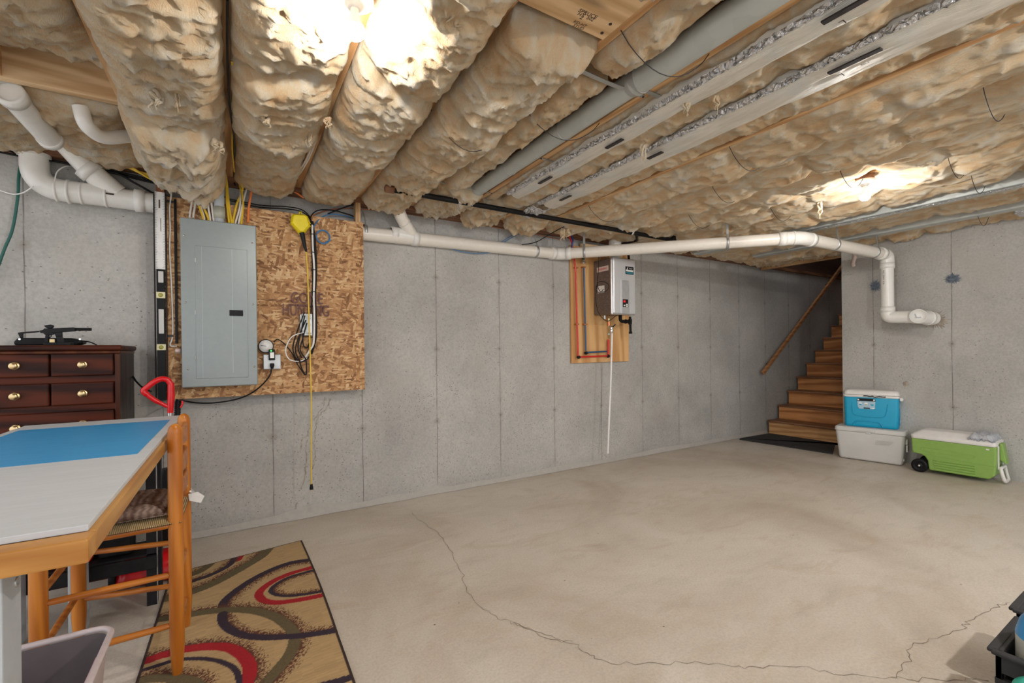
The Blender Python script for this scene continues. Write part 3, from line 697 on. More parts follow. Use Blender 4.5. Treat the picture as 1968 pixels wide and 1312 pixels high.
# ------------------------------------------------------------------ lamps
GLOW.b.inputs['Emission Strength'].default_value = 1
def lampholder(x, y, zb, lab, glow='glow'):
    o = root('ceiling_lamp', (x, y, zb), lab, 'lamp', 'bare bulbs in keyless ceiling lampholders')
    z = zb
    MB().lathe((x, y, z), EZ, [(0, .185), (.052, .185), (.052, .135), (.053, .125)], 32).build('junction_box', M['sill'], o)
    MB().lathe((x, y, z), EZ, [(.0, .135), (.055, .134), (.058, .128), (.057, .118), (.045, .112), (.028, .108), (.022, .100), (.019, .094), (0, .094)], 36).build('lampholder', M['white'], o)
    bb = MB().lathe((x, y, z), EZ, [(.0125, .096), (.013, .082), (.016, .070), (.023, .054), (.0292, .036)], 24).build('bulb', M['white'], o)
    MB().lathe((x, y, z), EZ, [(.0292, .036), (.030, .026), (.027, .013), (.018, .004), (.008, .0005), (0, 0)], 16).build('bulb_dome', M[glow], bb)
    return o
zb = 2.155
lampholder(*BULBS[0], zb, 'bright bare bulb in a white lampholder at the top of the photo')
lampholder(*BULBS[1], zb, 'bright bare bulb far off near the right wall and pipes')
GLOW_FILL.b.inputs['Emission Strength'].default_value = FILL_W/(.0062*math.pi)
lampholder(*FILL_BULB, zb, 'added bare fill bulb, unseen just behind the camera', 'glow_fill')
GLOW.b.inputs['Emission Strength'].default_value = BULB_W/(.0062*math.pi)   # glowing dome area about 0.0062 m2


# ================================================================== pipes
PR = .052
o = root('drain_pipe', (1.7, 3.5, 2.05), 'white main drain pipe along the long wall, over the heater and down to a cleanout', 'pipe')
zL, zM = 2.098, 2.112
A0 = Vector((-.30, 3.521, 2.06)); A1 = Vector((2.70, 3.521, zM)); A2 = Vector((4.17, 2.05, 2.125)); A3 = Vector((5.5, 1.90, 2.085)); A4 = Vector((5.5, 1.90, 1.47)); A5 = Vector((5.52, 1.74, 1.462))
WALLP = rw(1793, 612, WX)
def pipe(a, b, r=PR, name='pipe_run', mat='pvcw', par=o): return MB().cyl(a, b, r, 28).build(name, M[mat], par)
def hub(c, d, L=.05, r=PR+.008, name='coupling', mat='pvc', par=o):
    c = Vector(c); d = Vector(d).normalized(); return MB().lathe(c-d*L/2, d, [(PR*.9 if r > .05 else r*.8, 0), (r, 0), (r, L), (PR*.9 if r > .05 else r*.8, L)], 28, True).build(name, M[mat], par)
def elbow(pts, rad, r=PR+.006, mat='pvc', par=o, name='elbow'): return MB().tube(fillet(pts, rad, 10), r, 28).build(name, M[mat], par)
D1 = (A1-A0).normalized(); D2 = (A2-A1).normalized(); D3 = (A3-A2).normalized()
pipe(A0, A1-D1*.06); pipe(A1+D2*.09, A2-D2*.10); pipe(A2+D3*.13, A3-D3*.10); pipe(A3-EZ*.10, A4+EZ*.06, mat='pvc')
elbow([A1-D1*.10, A1, A1+D2*.10], .07); hub(A1-D1*.085, D1); hub(A1+D2*.085, D2)
elbow([A2-D2*.16, A2, A2+D3*.16], .10); hub(A2-D2*.14, D2, .06); hub(A2+D3*.14, D3, .05); hub(A2-D2*.05, D2, .012, PR+.010)
elbow([A3-D3*.12, A3, A3-EZ*.12], .06, mat='pvc'); hub(A3-D3*.105, D3, .05); hub(A3-EZ*.11, EZ, .055)
hub(A4+EZ*.075, EZ, .055)
elbow([A4+EZ*.08, A4, A5], .09, mat='pvc')
AC = Vector((5.545, 1.70, 1.462)); DW = (WALLP-AC).normalized()
pipe(AC-DW*.01, WALLP, PR+.012, 'wall_stub', 'pvc'); MB().tube(fillet([A5+Vector((-.0, .03, 0)), AC, AC+DW*.09], .05, 8), PR+.006, 28).build('elbow', M['pvc'], o)
hub(WALLP-DW*.075, DW, .03, PR+.018, 'flange')
CN = (CAM-AC); CN.z = 0; CN = (CN.normalized()*.8+Vector((-.25, -.35, 0))).normalized()
MB().cyl(AC+Vector((0, 0, 0)), AC+CN*.085, PR+.006, 28).build('cleanout_neck', M['pvc'], o)
MB().lathe(AC+CN*.07, CN, [(PR+.012, 0), (PR+.014, .004), (PR+.014, .022), (PR+.009, .024), (PR+.009, .021), (0, .021)], 32).build('cleanout_cap', M['pvc'], o)
cs = CN.cross(EZ).normalized(); cc = AC+CN*.093
MB().obox(cc-EZ*.012, cs, EZ, CN, .020, .005, .004).obox(cc-cs*.018*-1+EZ*.003, EZ+cs*.3, cs, CN, .020, .004, .004).build('cap_tab', M['grey'], o)
MB().text('PVC  DWV  4 IN', (5.5-.0533, 1.90+.012, 1.86), (0, 0, -1), (0, -1, 0), .017, .0002, spacing=1.15).build('pipe_print', M['ink'], o)
# wye and the branch from the joists
hub(wl(757, 450, 3.521), D1, .05, PR+.007); hub(wl(797, 458, 3.521), D1, .05, PR+.007)
pipe(wl(760, 450, 3.521), wl(795, 457, 3.521), PR+.004, 'wye_body', 'pvc')
B1 = wl(792, 452, 3.51); B2 = wl(766, 410, 3.44); B3 = wl(765, 372, 3.40); B4 = Vector((1.02, 2.95, 2.33)); 
MB().tube(fillet([B1, B2, B3], [0, .11, 0], 10), .047, 26).build('branch_elbow', M['pvcw'], o)
MB().tube(fillet([B3-EZ*.01, B3+EZ*.07+Vector((-.0, -.05, 0)), Vector((1.045, 2.55, 2.30))], [0, .1, 0], 8), .045, 26).build('branch_pipe', M['pvcw'], o)
for p, d in ((B2+(B1-B2)*.42, B1-B2), (B3-EZ*.02, EZ)): hub(p, d, .012, .050, 'joint_ring', 'pvcw')
def clamp(c, d, r=PR+.003, top=None, w=.022, lab=None):
    c = Vector(c); d = Vector(d).normalized(); MB().lathe(c-d*w/2, d, [(r-.004, 0), (r, 0), (r, w), (r-.004, w)], 28).build('hanger_band', M['galv'], o)
    if top is not None: 
        s = d.cross(EZ).normalized()
        MB().tube([c+s*r*.6+EZ*r*.7, c+s*r*.2+EZ*(r+.04), top], .0045, 6).build('hanger_strap', M['galv'], o)
clamp(wl(701, 445, 3.521), D1, top=wl(697, 405, 3.521)); clamp(wl(1029, 483, 3.521), D1, top=wl(1023, 445, 3.53))
for (u, v, u2, v2, Y) in ((1124, 486, 1124, 440, None), (1397, 466, 1398, 410, None), (1603, 463, 1601, 408, None), (1679, 482, 1679, 442, None)):
    a, b = (A1, A2) if u < 1500 else (A2, A3)
    best = min(((a.lerp(b, i/200)) for i in range(201)), key=lambda p: abs((lambda q: CX+F_PX*q.dot(RV)/q.dot(F0))(p-CAM)-u))
    dd = (b-a).normalized()
    c = best; MB().lathe(c-dd*.011, dd, [(PR-.002, 0), (PR+.003, 0), (PR+.003, .022), (PR-.002, .022)], 28).build('hanger_band', M['galv'], o)
    s = dd.cross(EZ).normalized()*(-1)
    if s.dot(CAM-c) < 0: s = -s
    MB().bar(c+s*(PR+.002)+EZ*.0, c+s*(PR*.6)+EZ*(PR+.02), .022, .003, up=s).bar(c+s*(PR*.6)+EZ*(PR+.018), c+EZ*(JB-c.z+.01)+s*.02, .020, .003, up=s+EZ*.01).build('hanger_strap', M['galv'], o)

# left end of the drain: sweep elbow and wye
o = root('drain_branch', (-.75, 3.5, 2.05), 'white sweep elbow and wye of drain pipe at the upper left over the dresser', 'pipe')
P0 = wl(65, 268, 3.5); P1 = wl(67, 320, 3.5); P2 = wl(110, 362, 3.5); P3 = wl(290, 387, 3.5)
P0.x = P1.x = wl(66, 300, 3.5).x; zc = 2.108
c1 = Vector((P1.x, 3.5, zc)); end = Vector((-.405, 3.5, zc-.006))
MB().tube(fillet([Vector((c1.x, 3.5, 2.36)), c1, Vector((c1.x+.30, 3.5, zc))], .15, 14), PR+.008, 30).build('sweep_elbow', M['pvc'], o)
MB().cyl((c1.x, 3.5, 2.27), (c1.x, 3.5, 2.29), PR+.016, 30).build('elbow_hub', M['pvc'], o)
for u in (110, 133, 158, 205, 262):
    q = wl(u, 375, 3.5); MB().lathe((q.x-.006, 3.5, zc-.002), EX, [(PR-.005, 0), (PR+(.015 if u in (133, 262) else .010), 0), (PR+(.015 if u in (133, 262) else .010), .012 if u != 262 else .05), (PR-.005, .012 if u != 262 else .05)], 30).build('joint_ring', M['pvc'], o)
MB().cyl((c1.x+.18, 3.5, zc), end, PR+.006, 30).build('wye_run', M['pvc'], o)
w1 = wl(225, 372, 3.49); w2 = wl(172, 328, 3.47); w3 = wl(112, 262, 3.42)
w1.y = 3.5; MB().tube([w1, w2], PR+.006, 28).build('wye_arm', M['pvc'], o)
hub(w2, w1-w2, .05, PR+.013, par=o, name='wye_hub'); MB().tube(fillet([w2, w3, Vector((-.81, 3.1, 2.32))], [0, .08, 0], 8), PR, 28).build('branch_pipe', M['pvc'], o)
mb = MB(); mb.box(wl(202,374,3.44).x, wl(219,374,3.44).x, 3.4415, 3.443, zc-.004, zc+.006); mb.build('barcode_label', M['ink'], o)
o = root('vent_pipe', (-.7, 3.0, 2.3), 'long white pipe rising along the joists under the header at the upper left', 'pipe')
a = fl(28, 190, 2.272); b = fl(100, 272, 2.235); a0 = a+(a-b)*.12
MB().cyl(a0, b, .046, 26).build('pipe_run', M['pvc'], o); d = (b-a).normalized()
MB().lathe(a-d*.05, d, [(.04, 0), (.053, 0), (.053, .05), (.04, .05)], 26).build('hub', M['pvc'], o); MB().lathe(b-d*.04, d, [(.04, 0), (.050, 0), (.050, .03), (.04, .03)], 26).build('hub', M['pvc'], o)
o = MB().tube(fillet([fl(155, 205, 2.29), fl(163, 240, 2.215), fl(195, 266, 2.20), fl(245, 262, 2.26)], .12, 12), .03, 22).build('trap_elbow', M['pvc'])
tag(o, 'small curved white pipe elbow poking out of the batt under the header', 'pipe')

# gas pipe
o = root('gas_pipe', (2.2, 2.96, 2.25), 'black iron gas pipe running under the joists towards the heater', 'pipe')
G0 = fl(748, 363, 2.255); G1 = fl(1052, 411, 2.25); G2 = fl(1093, 423, 2.255); G3 = fl(1292, 461, 2.262)
MB().cyl(G0, G3, .019, 16).build('pipe_run', M['gas'], o)
MB().lathe(G0-Vector((.03, 0, 0)), EX, [(0, 0), (.021, .002), (.026, .008), (.026, .06), (.018, .06)], 18).build('pipe_cap', M['sill'], o)
MB().lathe(G3-Vector((.02, 0, 0)), EX, [(.018, 0), (.026, 0), (.026, .05), (.0, .05)], 18).build('pipe_elbow', M['gas'], o)
MB().cyl(G3+Vector((.02, 0, 0)), G3+Vector((.02, 0, .06)), .022, 16).build('pipe_riser', M['gas'], o)
for t in (.18, .80):
    c = G0.lerp(G3, t); MB().lathe(c-EX*.012, EX, [(.0195, 0), (.0225, 0), (.0225, .024), (.0195, .024)], 18).build('pipe_strap', M['steel'], o)
c = fl(980, 455, 2.2); 
gb = MB().tube([G0.lerp(G3, .82), Vector((3.42, 3.2, 2.26)), Vector((3.40, 3.42, 2.26)), Vector((3.46, 3.50, 2.24))], .013, 12).build('branch_line', M['gas'], o)

# ================================================================== OSB board with the breaker panel
OF = 3.455
o = MB().box(-.372, .826, OF, OF+.012, .905, 2.142).build('osb_board', M['osb'])
tag(o, 'large square OSB board mounted on the concrete wall behind the breaker panel', 'board')
PF = 3.37
def pf(u, v): return wl(u, v, PF)
c00 = pf(352, 744); c11 = pf(490, 431); x0, x1, z0, z1 = pf(348, 600).x, pf(494, 600).x, pf(352, 745).z, pf(345, 417).z
o = root('breaker_panel', ((x0+x1)/2, 3.41, z0), 'tall light grey electrical breaker panel on the OSB board', 'electrical panel')
B('panel_box', x0+.018, x1-.018, PF+.004, OF-.001, z0+.01, z1-.01, M['panele'], o, .003)
MB().box(x0, x1, PF-.006, PF+.006, z0, z1).build('cover', M['panel'], o, .009, 3)
dx0, dx1, dz0, dz1 = pf(376, 600).x, pf(476, 600).x, pf(400, 727).z, pf(400, 474).z
MB().box(dx0, dx1, PF-.0095, PF-.005, dz0, dz1).build('panel_door', M['panel'], o, .0035, 3)
B('door_crease', pf(389, 600).x-.0008, pf(389, 600).x+.0008, PF-.0102, PF-.009, dz0+.004, dz1-.004, M['panele'], o)
B('door_crease', pf(447, 600).x-.0012, pf(447, 600).x+.0012, PF-.0104, PF-.009, dz0+.03, dz1-.004, M['panele'], o)
B('latch', pf(441, 600).x, pf(467, 600).x, PF-.016, PF-.008, pf(450, 607).z, pf(450, 596).z, M['blackm'], o, .002)
B('latch_slot', pf(455, 600).x, pf(464, 600).x, PF-.018, PF-.015, pf(450, 605).z, pf(450, 599).z, M['black'], o, .001)
for u, v in ((354, 453), (357, 581), (362, 709), (484, 467), (486, 585), (489, 704)):
    p = pf(u, v); MB().lathe((p.x, PF-.006, p.z), -EY, [(.006, 0), (.0055, .003), (0, .0045)], 14).build('cover_screw', M['steel'], o)
for v in (500, 600, 687):
    p = pf(375.5, v); MB().cyl((p.x, PF-.010, p.z-.012), (p.x, PF-.010, p.z+.012), .003, 8).build('hinge', M['galv'], o)
def cable(pts, r, mat, name, lab, cat='cable', group=None, par=None, n=8, sm=8):
    b = MB().tube(spline(pts, sm), r, n).build(name, M[mat], par)
    if par is None: tag(b, lab, cat, group)
    return b
# conduit
o = root('conduit', (pf(421,400).x, 3.42, z1-.01), 'grey plastic conduit rising from the top of the breaker panel', 'conduit')
cx = wl(421, 380, 3.42).x
MB().cyl((cx, 3.42, z1-.012), (cx, 3.42, 2.50), .0285, 24).build('conduit_pipe', M['grey'], o)
MB().lathe((cx, 3.42, wl(421, 421, 3.42).z), EZ, [(.028, 0), (.033, 0), (.033, .075), (.028, .075)], 24).build('coupling', plain('conduit_coupling', (.40,.40,.33), .4), o)
# cables into the panel
cabs = [(364,'whitec',(365,412),(372,360),(362,335)), (372,'whitec',(372,413),(376,375),(364,340)), (385,'yellowc',(390,416),(378,380),(372,348)), (391,'whitec',(392,417),(382,385),(375,350)),
        (399,'yellowc',(400,418),(386,385),(375,345)), (403,'whitec',(404,420),(400,385),(408,335)), (410,'whitec',(410,420),(405,380),(398,338)), (437,'yellowc',(440,424),(436,390),(434,350)),
        (443,'yellowc',(445,424),(440,395),(436,352)), (450,'yellowc',(448,425),(455,392),(466,365)), (456,'whitec',(453,426),(461,395),(462,352)), (463,'yellowc',(464,426),(467,385),(458,345)), (470,'whitec',(459,427),(468,385),(478,345))]
names_ = {'whitec': 'white', 'yellowc': 'yellow'}
for i, (u, mt, a, b, c) in enumerate(cabs):
    pos = ('left of' if u < 415 else 'right of')
    cable([wl(a[0], a[1]+6, 3.405), wl(*a, 3.41), wl(*b, 3.425), wl(c[0], c[1], 3.44), wl(c[0]-4, c[1]-26, 3.30)], .0058 if mt == 'whitec' else .0066, mt, 'panel_cable',
          '%s %s cable entering the panel top %s the grey conduit' % (ORD[[j for j, q in enumerate(cabs) if q[1] == mt and (q[0] < 415) == (u < 415)].index(i)], names_[mt], pos), 'cable', '%s cables entering the panel top %s the conduit' % (names_[mt], pos))
cable([wl(477, 428, 3.405), wl(478, 400, 3.42), wl(484, 366, 3.43), wl(488, 360, 3.44), wl(520, 358, 3.45), wl(560, 366, 3.46), wl(584, 380, 3.47)], .007, 'orangec', 'orange_cable', 'orange cable leaving the panel top and bending right along the wall top')
# ruler and level
yl = 3.452
def yb(name, u0, v0, u1, v1, y0, y1, mat, par, bev=0):
    a = wl(u0, v0, y0); b = wl(u1, v1, y0); return B(name, a.x, b.x, y0, y1, b.z, a.z, M[mat], par, bev)
xa, xb = -.398, -.350
o = root('metal_ruler', (-.375, 3.43, 1.69), 'silver metal straightedge ruler hanging upright above the black level', 'ruler')
B('blade', xa, xb, 3.433, 3.437, wl(307,517,3.435).z, wl(307,369,3.435).z, M['steel'] if False else M['labelw'], o)
mb = MB(); 
for i in range(46):
    z = wl(307,515,3.433).z+.010*i; 
    L = .012 if i % 5 else .018
    mb.box(xa+.001, xa+.001+L*.6, 3.4322, 3.4332, z, z+.0014); mb.box(xb-.001-L*.6, xb-.001, 3.4322, 3.4332, z+.003, z+.0044)
mb.build('graduation', M['ink'], o); o.children[-1]['kind'] = 'stuff'
MB().box(-.379, -.372, 3.4322, 3.4332, 2.06, 2.11).build('maker_mark', M['ink'], o)
MB().box(-.371, -.368, 3.4322, 3.4332, 1.92, 2.00).build('small_print', M['ink'], o)
o = root('spirit_level', (-.375, 3.44, .885), 'long black spirit level with cream vials standing at the left end of the OSB board', 'level')
zl0, zl1 = wl(308, 770, 3.44).z, wl(308, 372, 3.44).z
B('web', xa+.004, xb-.004, 3.440, 3.450, zl0, zl1, M['black'], o)
for x in (xa-.006, xb+.003): B('rail', x, x+.004, 3.425, 3.4545, zl0, zl1, M['blackm'], o)
for v0, v1 in ((521, 543), (594, 641)):
    B('grip_slot', xa+.012, xb-.010, 3.437, 3.441, wl(308, v1, 3.44).z, wl(308, v0, 3.44).z, M['labelp'] if False else M['cooler_w'], o, .006)
for v in (567, 667):
    z = wl(308, v, 3.44).z; vb = B('vial_block', xa+.001, xb-.001, 3.430, 3.445, z-.019, z+.019, plain('vial_cream', (.72,.68,.42), .4) if v == 567 else bpy.data.materials['vial_cream'], o, .003)
    MB().lathe((-.374, 3.431, z-.0), -EY, [(.012, 0), (.012, .001), (.0, .0015)], 18).build('vial', plain('vial_glass', (.38,.36,.08), .15) if v == 567 else bpy.data.materials['vial_glass'], vb)
# thin conductors left of the panel
cable([wl(322,352,3.44), wl(329,372,3.44), wl(326,400,3.445), wl(327,440,3.45), wl(326,480,3.45), wl(330,560,3.45), wl(332,640,3.45), wl(327,663,3.445), wl(340,665,3.44)], .0045, 'whitec', 'ground_wire', 'thin white cable stapled upright between the level and the breaker panel')
for v in (387, 645): B('staple', wl(321,v,3.44).x, wl(333,v,3.44).x, 3.440, 3.447, wl(327,v+2,3.44).z, wl(327,v-2,3.44).z, M['tape'])['label'] = 'dark staple over the thin white cable, %s' % ('upper one' if v < 500 else 'lower one')
for ob in [q for q in bpy.data.objects if q.name.startswith('staple')]: ob['category'] = 'staple'
ob = MB().box(wl(334,400,3.44).x, wl(339,400,3.44).x, 3.443, 3.4545, wl(336,660,3.44).z, wl(336,382,3.44).z).build('black_tube', M['black'], bevel=.002); tag(ob, 'long thin black tube fixed upright just left of the breaker panel', 'tube')
o = root('small_valve', (wl(343,675,3.43).x, 3.42, wl(343,682,3.43).z), 'small pinkish fitting at the lower left side of the breaker panel', 'fitting')
p = wl(342, 674, 3.42); MB().lathe(p-EX*.015, EX, [(0,0),(.012,.002),(.014,.01),(.014,.03),(0,.03)], 16).build('fitting_body', M['labelp'], o)

# yellow reel light head, cord, GONE HUNTING sign
o = root('trouble_light', wl(580, 460, 3.40), 'yellow plastic cord reel hook with black strain relief hanging on the OSB board', 'cord reel')
yp = 3.385
poly = [wl(u, v, yp) for u, v in ((560,415),(563,411),(586,412),(592,416),(596,434),(584,449),(576,449),(558,428))]
mb = MB(); n_ = len(poly); back = [Vector((p.x+.004, yp+.05, p.z)) for p in poly]; front = [Vector((p.x, yp, p.z)) for p in poly]; cen = sum(front, Vector())/n_
inner = [cen+(p-cen)*.80-EY*.018 for p in front]
mb.add(back+front+inner, [tuple(range(n_))] + [(i, n_+i, n_+(i+1) % n_, (i+1) % n_) for i in range(n_)] + [(n_+i, 2*n_+i, 2*n_+(i+1) % n_, n_+(i+1) % n_) for i in range(n_)] + [tuple(range(2*n_, 3*n_))[::-1]])
mb.build('housing', M['yellow'], o, .003)
MB().tube([wl(574,413,3.40), wl(576,407,3.40), wl(579,406,3.40), wl(580,413,3.40)], .004, 8).build('hanging_hook', M['yellow'], o)
for q in (0, 1): MB().tube([wl(588,418+q*9,3.375), wl(597,430+q*5,3.385)], .003, 8).build('cage_bar', M['yellow'], o)
MB().tube([wl(580,447,3.385), wl(583,460,3.385), wl(586,474,3.385), wl(589,484,3.385)], [.017,.014,.011,.006], 14).build('strain_relief', M['black'], o)
o = root('extension_cord', wl(599, 940, 3.37), 'yellow extension cord hanging straight down past the board almost to the floor', 'cord')
MB().tube(spline([wl(588,480,3.385), wl(591,520,3.38), wl(593,580,3.375), wl(596,680,3.37), wl(598,760,3.365), wl(598,860,3.36), wl(598,930,3.36)], 10), .0045, 10).build('cord', M['yellowc'], o)
pe = wl(598.5, 930, 3.36)
MB().tube([pe, pe-EZ*.012, pe-EZ*.022, pe-EZ*.036], [.008,.009,.012,.012], 12).build('plug', M['black'], o)
for s in (-1, 1): MB().box(pe.x+s*.005-.001, pe.x+s*.005+.001, 3.357, 3.363, pe.z-.055, pe.z-.036).build('prong', M['brass'], o)
o = root('wall_sign', wl(588, 605, 3.44), 'rusty metal letter sign reading GONE HUNTING on the OSB board', 'sign')
pz1, pz2 = wl(590, 572.5, 3.44), wl(589, 596, 3.44)
sx = (wl(618,570,3.44).x-wl(562,570,3.44).x)
def slab_text(t, p, width, h, mat, depth):
    b = MB().text(t, (0,0,0), EX, EZ, 1, 0); w0 = max(q.x for q in b.v)-min(q.x for q in b.v); h0 = max(q.z for q in b.v)-min(q.z for q in b.v)
    mb = MB().text(t, (0,0,0), EX, EZ, 1, .05)
    zc_ = (max(q.z for q in mb.v)+min(q.z for q in mb.v))/2
    for off in ((0,0),(.035,0),(-.035,0),(0,.02),(0,-.02)):
        if off != (0,0): mb.add([v+Vector((off[0],0,off[1])) for v in mb.v[:len(b.v)]*1], [])
    vs = [p+Vector((v.x*width/w0, v.y*.08, (v.z-zc_)*h/h0)) for v in mb.v]; mb.v = vs
    return mb
slab_text('GONE', pz1, .205, .078, None, .004).build('lettering', M['rust'], o, .0022, 1)
slab_text('HUNTING', pz2, .295, .080, None, .004).build('lettering', M['rust'], o, .0022, 1)
a = wl(556, 585, 3.446); b = wl(622, 590, 3.446)
MB().bar(a, b, .003, .010).build('back_bar', M['rust'], o)
# outlet box, cable bundle
o = root('outlet_box', wl(590, 645, 3.42), 'bright metal outlet box behind the coiled cables under the sign', 'electrical box')
yb('box_body', 580, 602, 601, 645, 3.405, OF-.001, 'galv', o, .004); yb('box_shadow_gap', 601, 600, 606, 642, 3.41, OF-.001, 'black', o, .002)
for v in (606, 611): p = wl(596, v, 3.40); MB().sphere(p, .006, 10).build('knockout', M['white'], o)
yb('box_side', 577, 604, 580, 640, 3.405, OF-.001, 'galv', o, .001)
cable([wl(600,432,3.43), wl(601,470,3.43), wl(604,520,3.43), wl(603,570,3.43), wl(604,600,3.405), wl(603,655,3.40), wl(596,672,3.40), wl(585,689,3.41)], .0065, 'white', 'white_cable', 'white cable strapped down the OSB board beside the yellow cord')
cable([wl(600,425,3.445), wl(605,470,3.445), wl(607,520,3.445), wl(605,570,3.445), wl(607,620,3.42), wl(606,650,3.42), wl(598,680,3.43)], .009, 'black', 'black_cable', 'thick black cable taped behind the white cable on the board')
cable([wl(597,440,3.44), wl(599,470,3.44), wl(601,530,3.44), wl(600,570,3.44), wl(598,600,3.43)], .004, 'black', 'black_cable', 'thin black cable just left of the white taped cable')
for v in (450, 485, 518, 560, 622, 648): 
    p = wl(602.5, v, 3.425); ob = MB().box(p.x-.014, p.x+.012, 3.418, 3.452, p.z-.002, p.z+.002).build('cable_tie', M['black']); tag(ob, '%s black tie counted downwards around the white cable on the board' % ORD[[450,485,518,560,622,648].index(v)], 'cable tie', 'black ties around the cables on the board')
loops = [((585,600),(570,640),(563,670),(572,692),(590,690),(600,672)), ((588,615),(575,645),(568,672),(577,694),(592,688),(602,665)), ((586,606),(578,640),(573,668),(580,688)), ((590,620),(582,650),(577,672),(588,690)), ((582,640),(583,662),(590,668),(596,655)), ((575,690),(580,708),(588,720),(589,700),(587,688))]
for i, l in enumerate(loops):
    cable([wl(u, v, 3.405-.004*i) for u, v in l], .0042, 'black', 'black_cable', ['outermost left loop','second loop from the left','third, shorter loop','tight inner loop','small loop in front of the metal box','lowest hanging loop'][i]+' of black cable under the sign', group='black cables looped under the sign')
cable([wl(600,640,3.395), wl(583,639,3.395), wl(560,648,3.40), wl(549,672,3.40), wl(556,690,3.40), wl(575,694,3.40), wl(590,688,3.40)], .0036, 'white', 'white_cable', 'thin white cable making a wide loop left of the black cable loops')
cable([wl(526,657,3.43), wl(534,652,3.43), wl(548,662,3.43), wl(562,680,3.43), wl(572,700,3.43), wl(586,721,3.43)], .0035, 'black', 'black_cable', 'thin black cable arching from the dial gauge towards the cable loops')
for q, (r_, dy) in enumerate(((.042, 0), (.046, .006))):
    c = wl(621, 455, 3.44-dy); pts = [c+Vector((math.cos(a)*r_, 0, math.sin(a)*r_*1.05)) for a in [math.pi*.95+i*math.pi*1.95/20 for i in range(21)]]
    MBo = MB().tube(pts, .0035, 8).build('blue_cable', M['bluec']); tag(MBo, '%s turn of the blue cable ring at the upper right of the OSB board' % ('inner' if q == 0 else 'outer'), 'cable', 'blue cable ring on the board')
cable([wl(601,450,3.44), wl(603,435,3.44), wl(615,420,3.46), wl(632,412,3.50), wl(660,414,3.53), wl(690,422,3.56)], .004, 'bluec', 'blue_cable', 'blue cable running right from the ring along the wall top')
cable([wl(625,465,3.44), wl(632,462,3.43), wl(638,461,3.43)], .0025, 'bluec', 'cable_end', 'short loose end of the blue cable ring')
cable([wl(598,432,3.43), wl(598,415,3.45), wl(612,404,3.50), wl(640,404,3.55), wl(670,412,3.56), wl(690,420,3.56)], .004, 'black', 'black_cable', 'black cable arching right from the yellow reel over the board top')
for q in range(2): cable([wl(440,382+q*3,3.46), wl(500,394+q*4,3.50), wl(550,397+q*4,3.50), wl(580,403+q*4,3.47), wl(596,418+q*3,3.44), wl(599,435,3.43)], .004, 'black', 'black_cable', 'black cable running from the panel top to the yellow reel, %s one' % ('upper' if q == 0 else 'lower'), group='black cables along the top of the board')
cable([wl(630,411,3.5), wl(652,402,3.5), wl(680,392,3.45)], .005, 'black', 'black_cable', 'short black cable rising to the stud at the top right of the board')
# gauge, junction box, adapter
o = root('dial_gauge', wl(513, 682, 3.43), 'round white dial gauge beside the lower right of the breaker panel', 'gauge')
c = wl(511, 665, 3.425); MB().lathe((c.x, OF-.001, c.z), -EY, [(.042, 0), (.046, .004), (.046, .03), (.043, .034), (.041, .030), (0, .030)], 32).build('gauge_case', M['black'], o)
MB().lathe((c.x, OF-.032, c.z), -EY, [(.041, 0), (.041, .001), (0, .001)], 32).build('dial_face', M['labelw'], o)
MB().bar((c.x+.002, OF-.036, c.z), (c.x-.030, OF-.036, c.z+.006), .0015, .0025).build('needle', M['black'], o)
o = root('junction_box', wl(522, 711, 3.41), 'small galvanised junction box with a plug-in adapter and green light', 'electrical box')
yb('box_body', 506, 681, 540, 709, 3.41, OF-.001, 'galv', o, .004)
ad = yb('adapter', 516.5, 671, 529, 692, 3.385, 3.41, 'black', o, .003)
yb('adapter_label', 519, 677, 527, 688, 3.3835, 3.385, 'labelw', o)
n = N('green_led'); n.fin((0,.3,0), .4, 0, Emission_Color=(.05,1,.1,1), Emission_Strength=3.0); p = wl(521, 674, 3.382)
MB().sphere(p, .004, 10).build('indicator_light', n.m, o)
p = wl(523, 702, 3.39); MB().tube([p+EZ*.014-EY*0, p, p-EZ*.022], [.012,.014,.007], 14).build('plug', M['black'], o)
cable([wl(522,709,3.39), wl(518,722,3.39), wl(503,740,3.40), wl(480,757,3.43), wl(450,768,3.47), wl(410,774,3.52), wl(380,774,3.54), wl(358,771,3.54), wl(346,768,3.40), wl(338,775,3.25)], .0048, 'black', 'black_cable', 'black power cord hanging from the adapter and sagging left under the OSB board')
# wires along the top of the wall
for i, (l, lab) in enumerate(((((40,300),(120,312),(200,328),(300,352),(440,380)), 'black cable along the wall top from the left edge to the panel'),
                   (((0,268),(30,290),(60,300),(150,318),(260,338),(330,362)), 'black cable drooping at the upper left above the dresser'),
                   (((0,280),(40,298),(90,304)), 'short black cable at the left edge, upper one'), (((0,292),(50,302),(100,310)), 'short black cable at the left edge, lower one'),
                   (((150,325),(220,332),(260,352),(296,372)), 'black cable passing behind the white wye to the ruler'))):
    cable([wl(u, v, 3.53-.01*i) for u, v in l], .006, 'black', 'wall_top_cable', lab)
for i in range(6):
    cable([fl(175+i*9, 288+i*1.5, 2.30), wl(215+i*7, 308+i*2, 3.44), wl(262+i*4, 328+i*2.4, 3.46), wl(300, 338+i*2.2, 3.47)], .0055, 'yellowc', 'yellow_cable', '%s yellow sheathed cable, counted from the left, fanning out above the wye' % ORD[i], group='yellow cables fanning above the wye')
cable([wl(0,366,3.56), wl(25,373,3.55), wl(45,370,3.50), wl(64,358,3.42)], .0035, 'white', 'white_cable', 'thin white cable crossing from the left edge to the white elbow')
cable([wl(105,348,3.42), wl(110,330,3.44), wl(125,320,3.48), wl(138,320,3.52)], .003, 'white', 'white_cable', 'thin white cable looping up behind the white elbow')
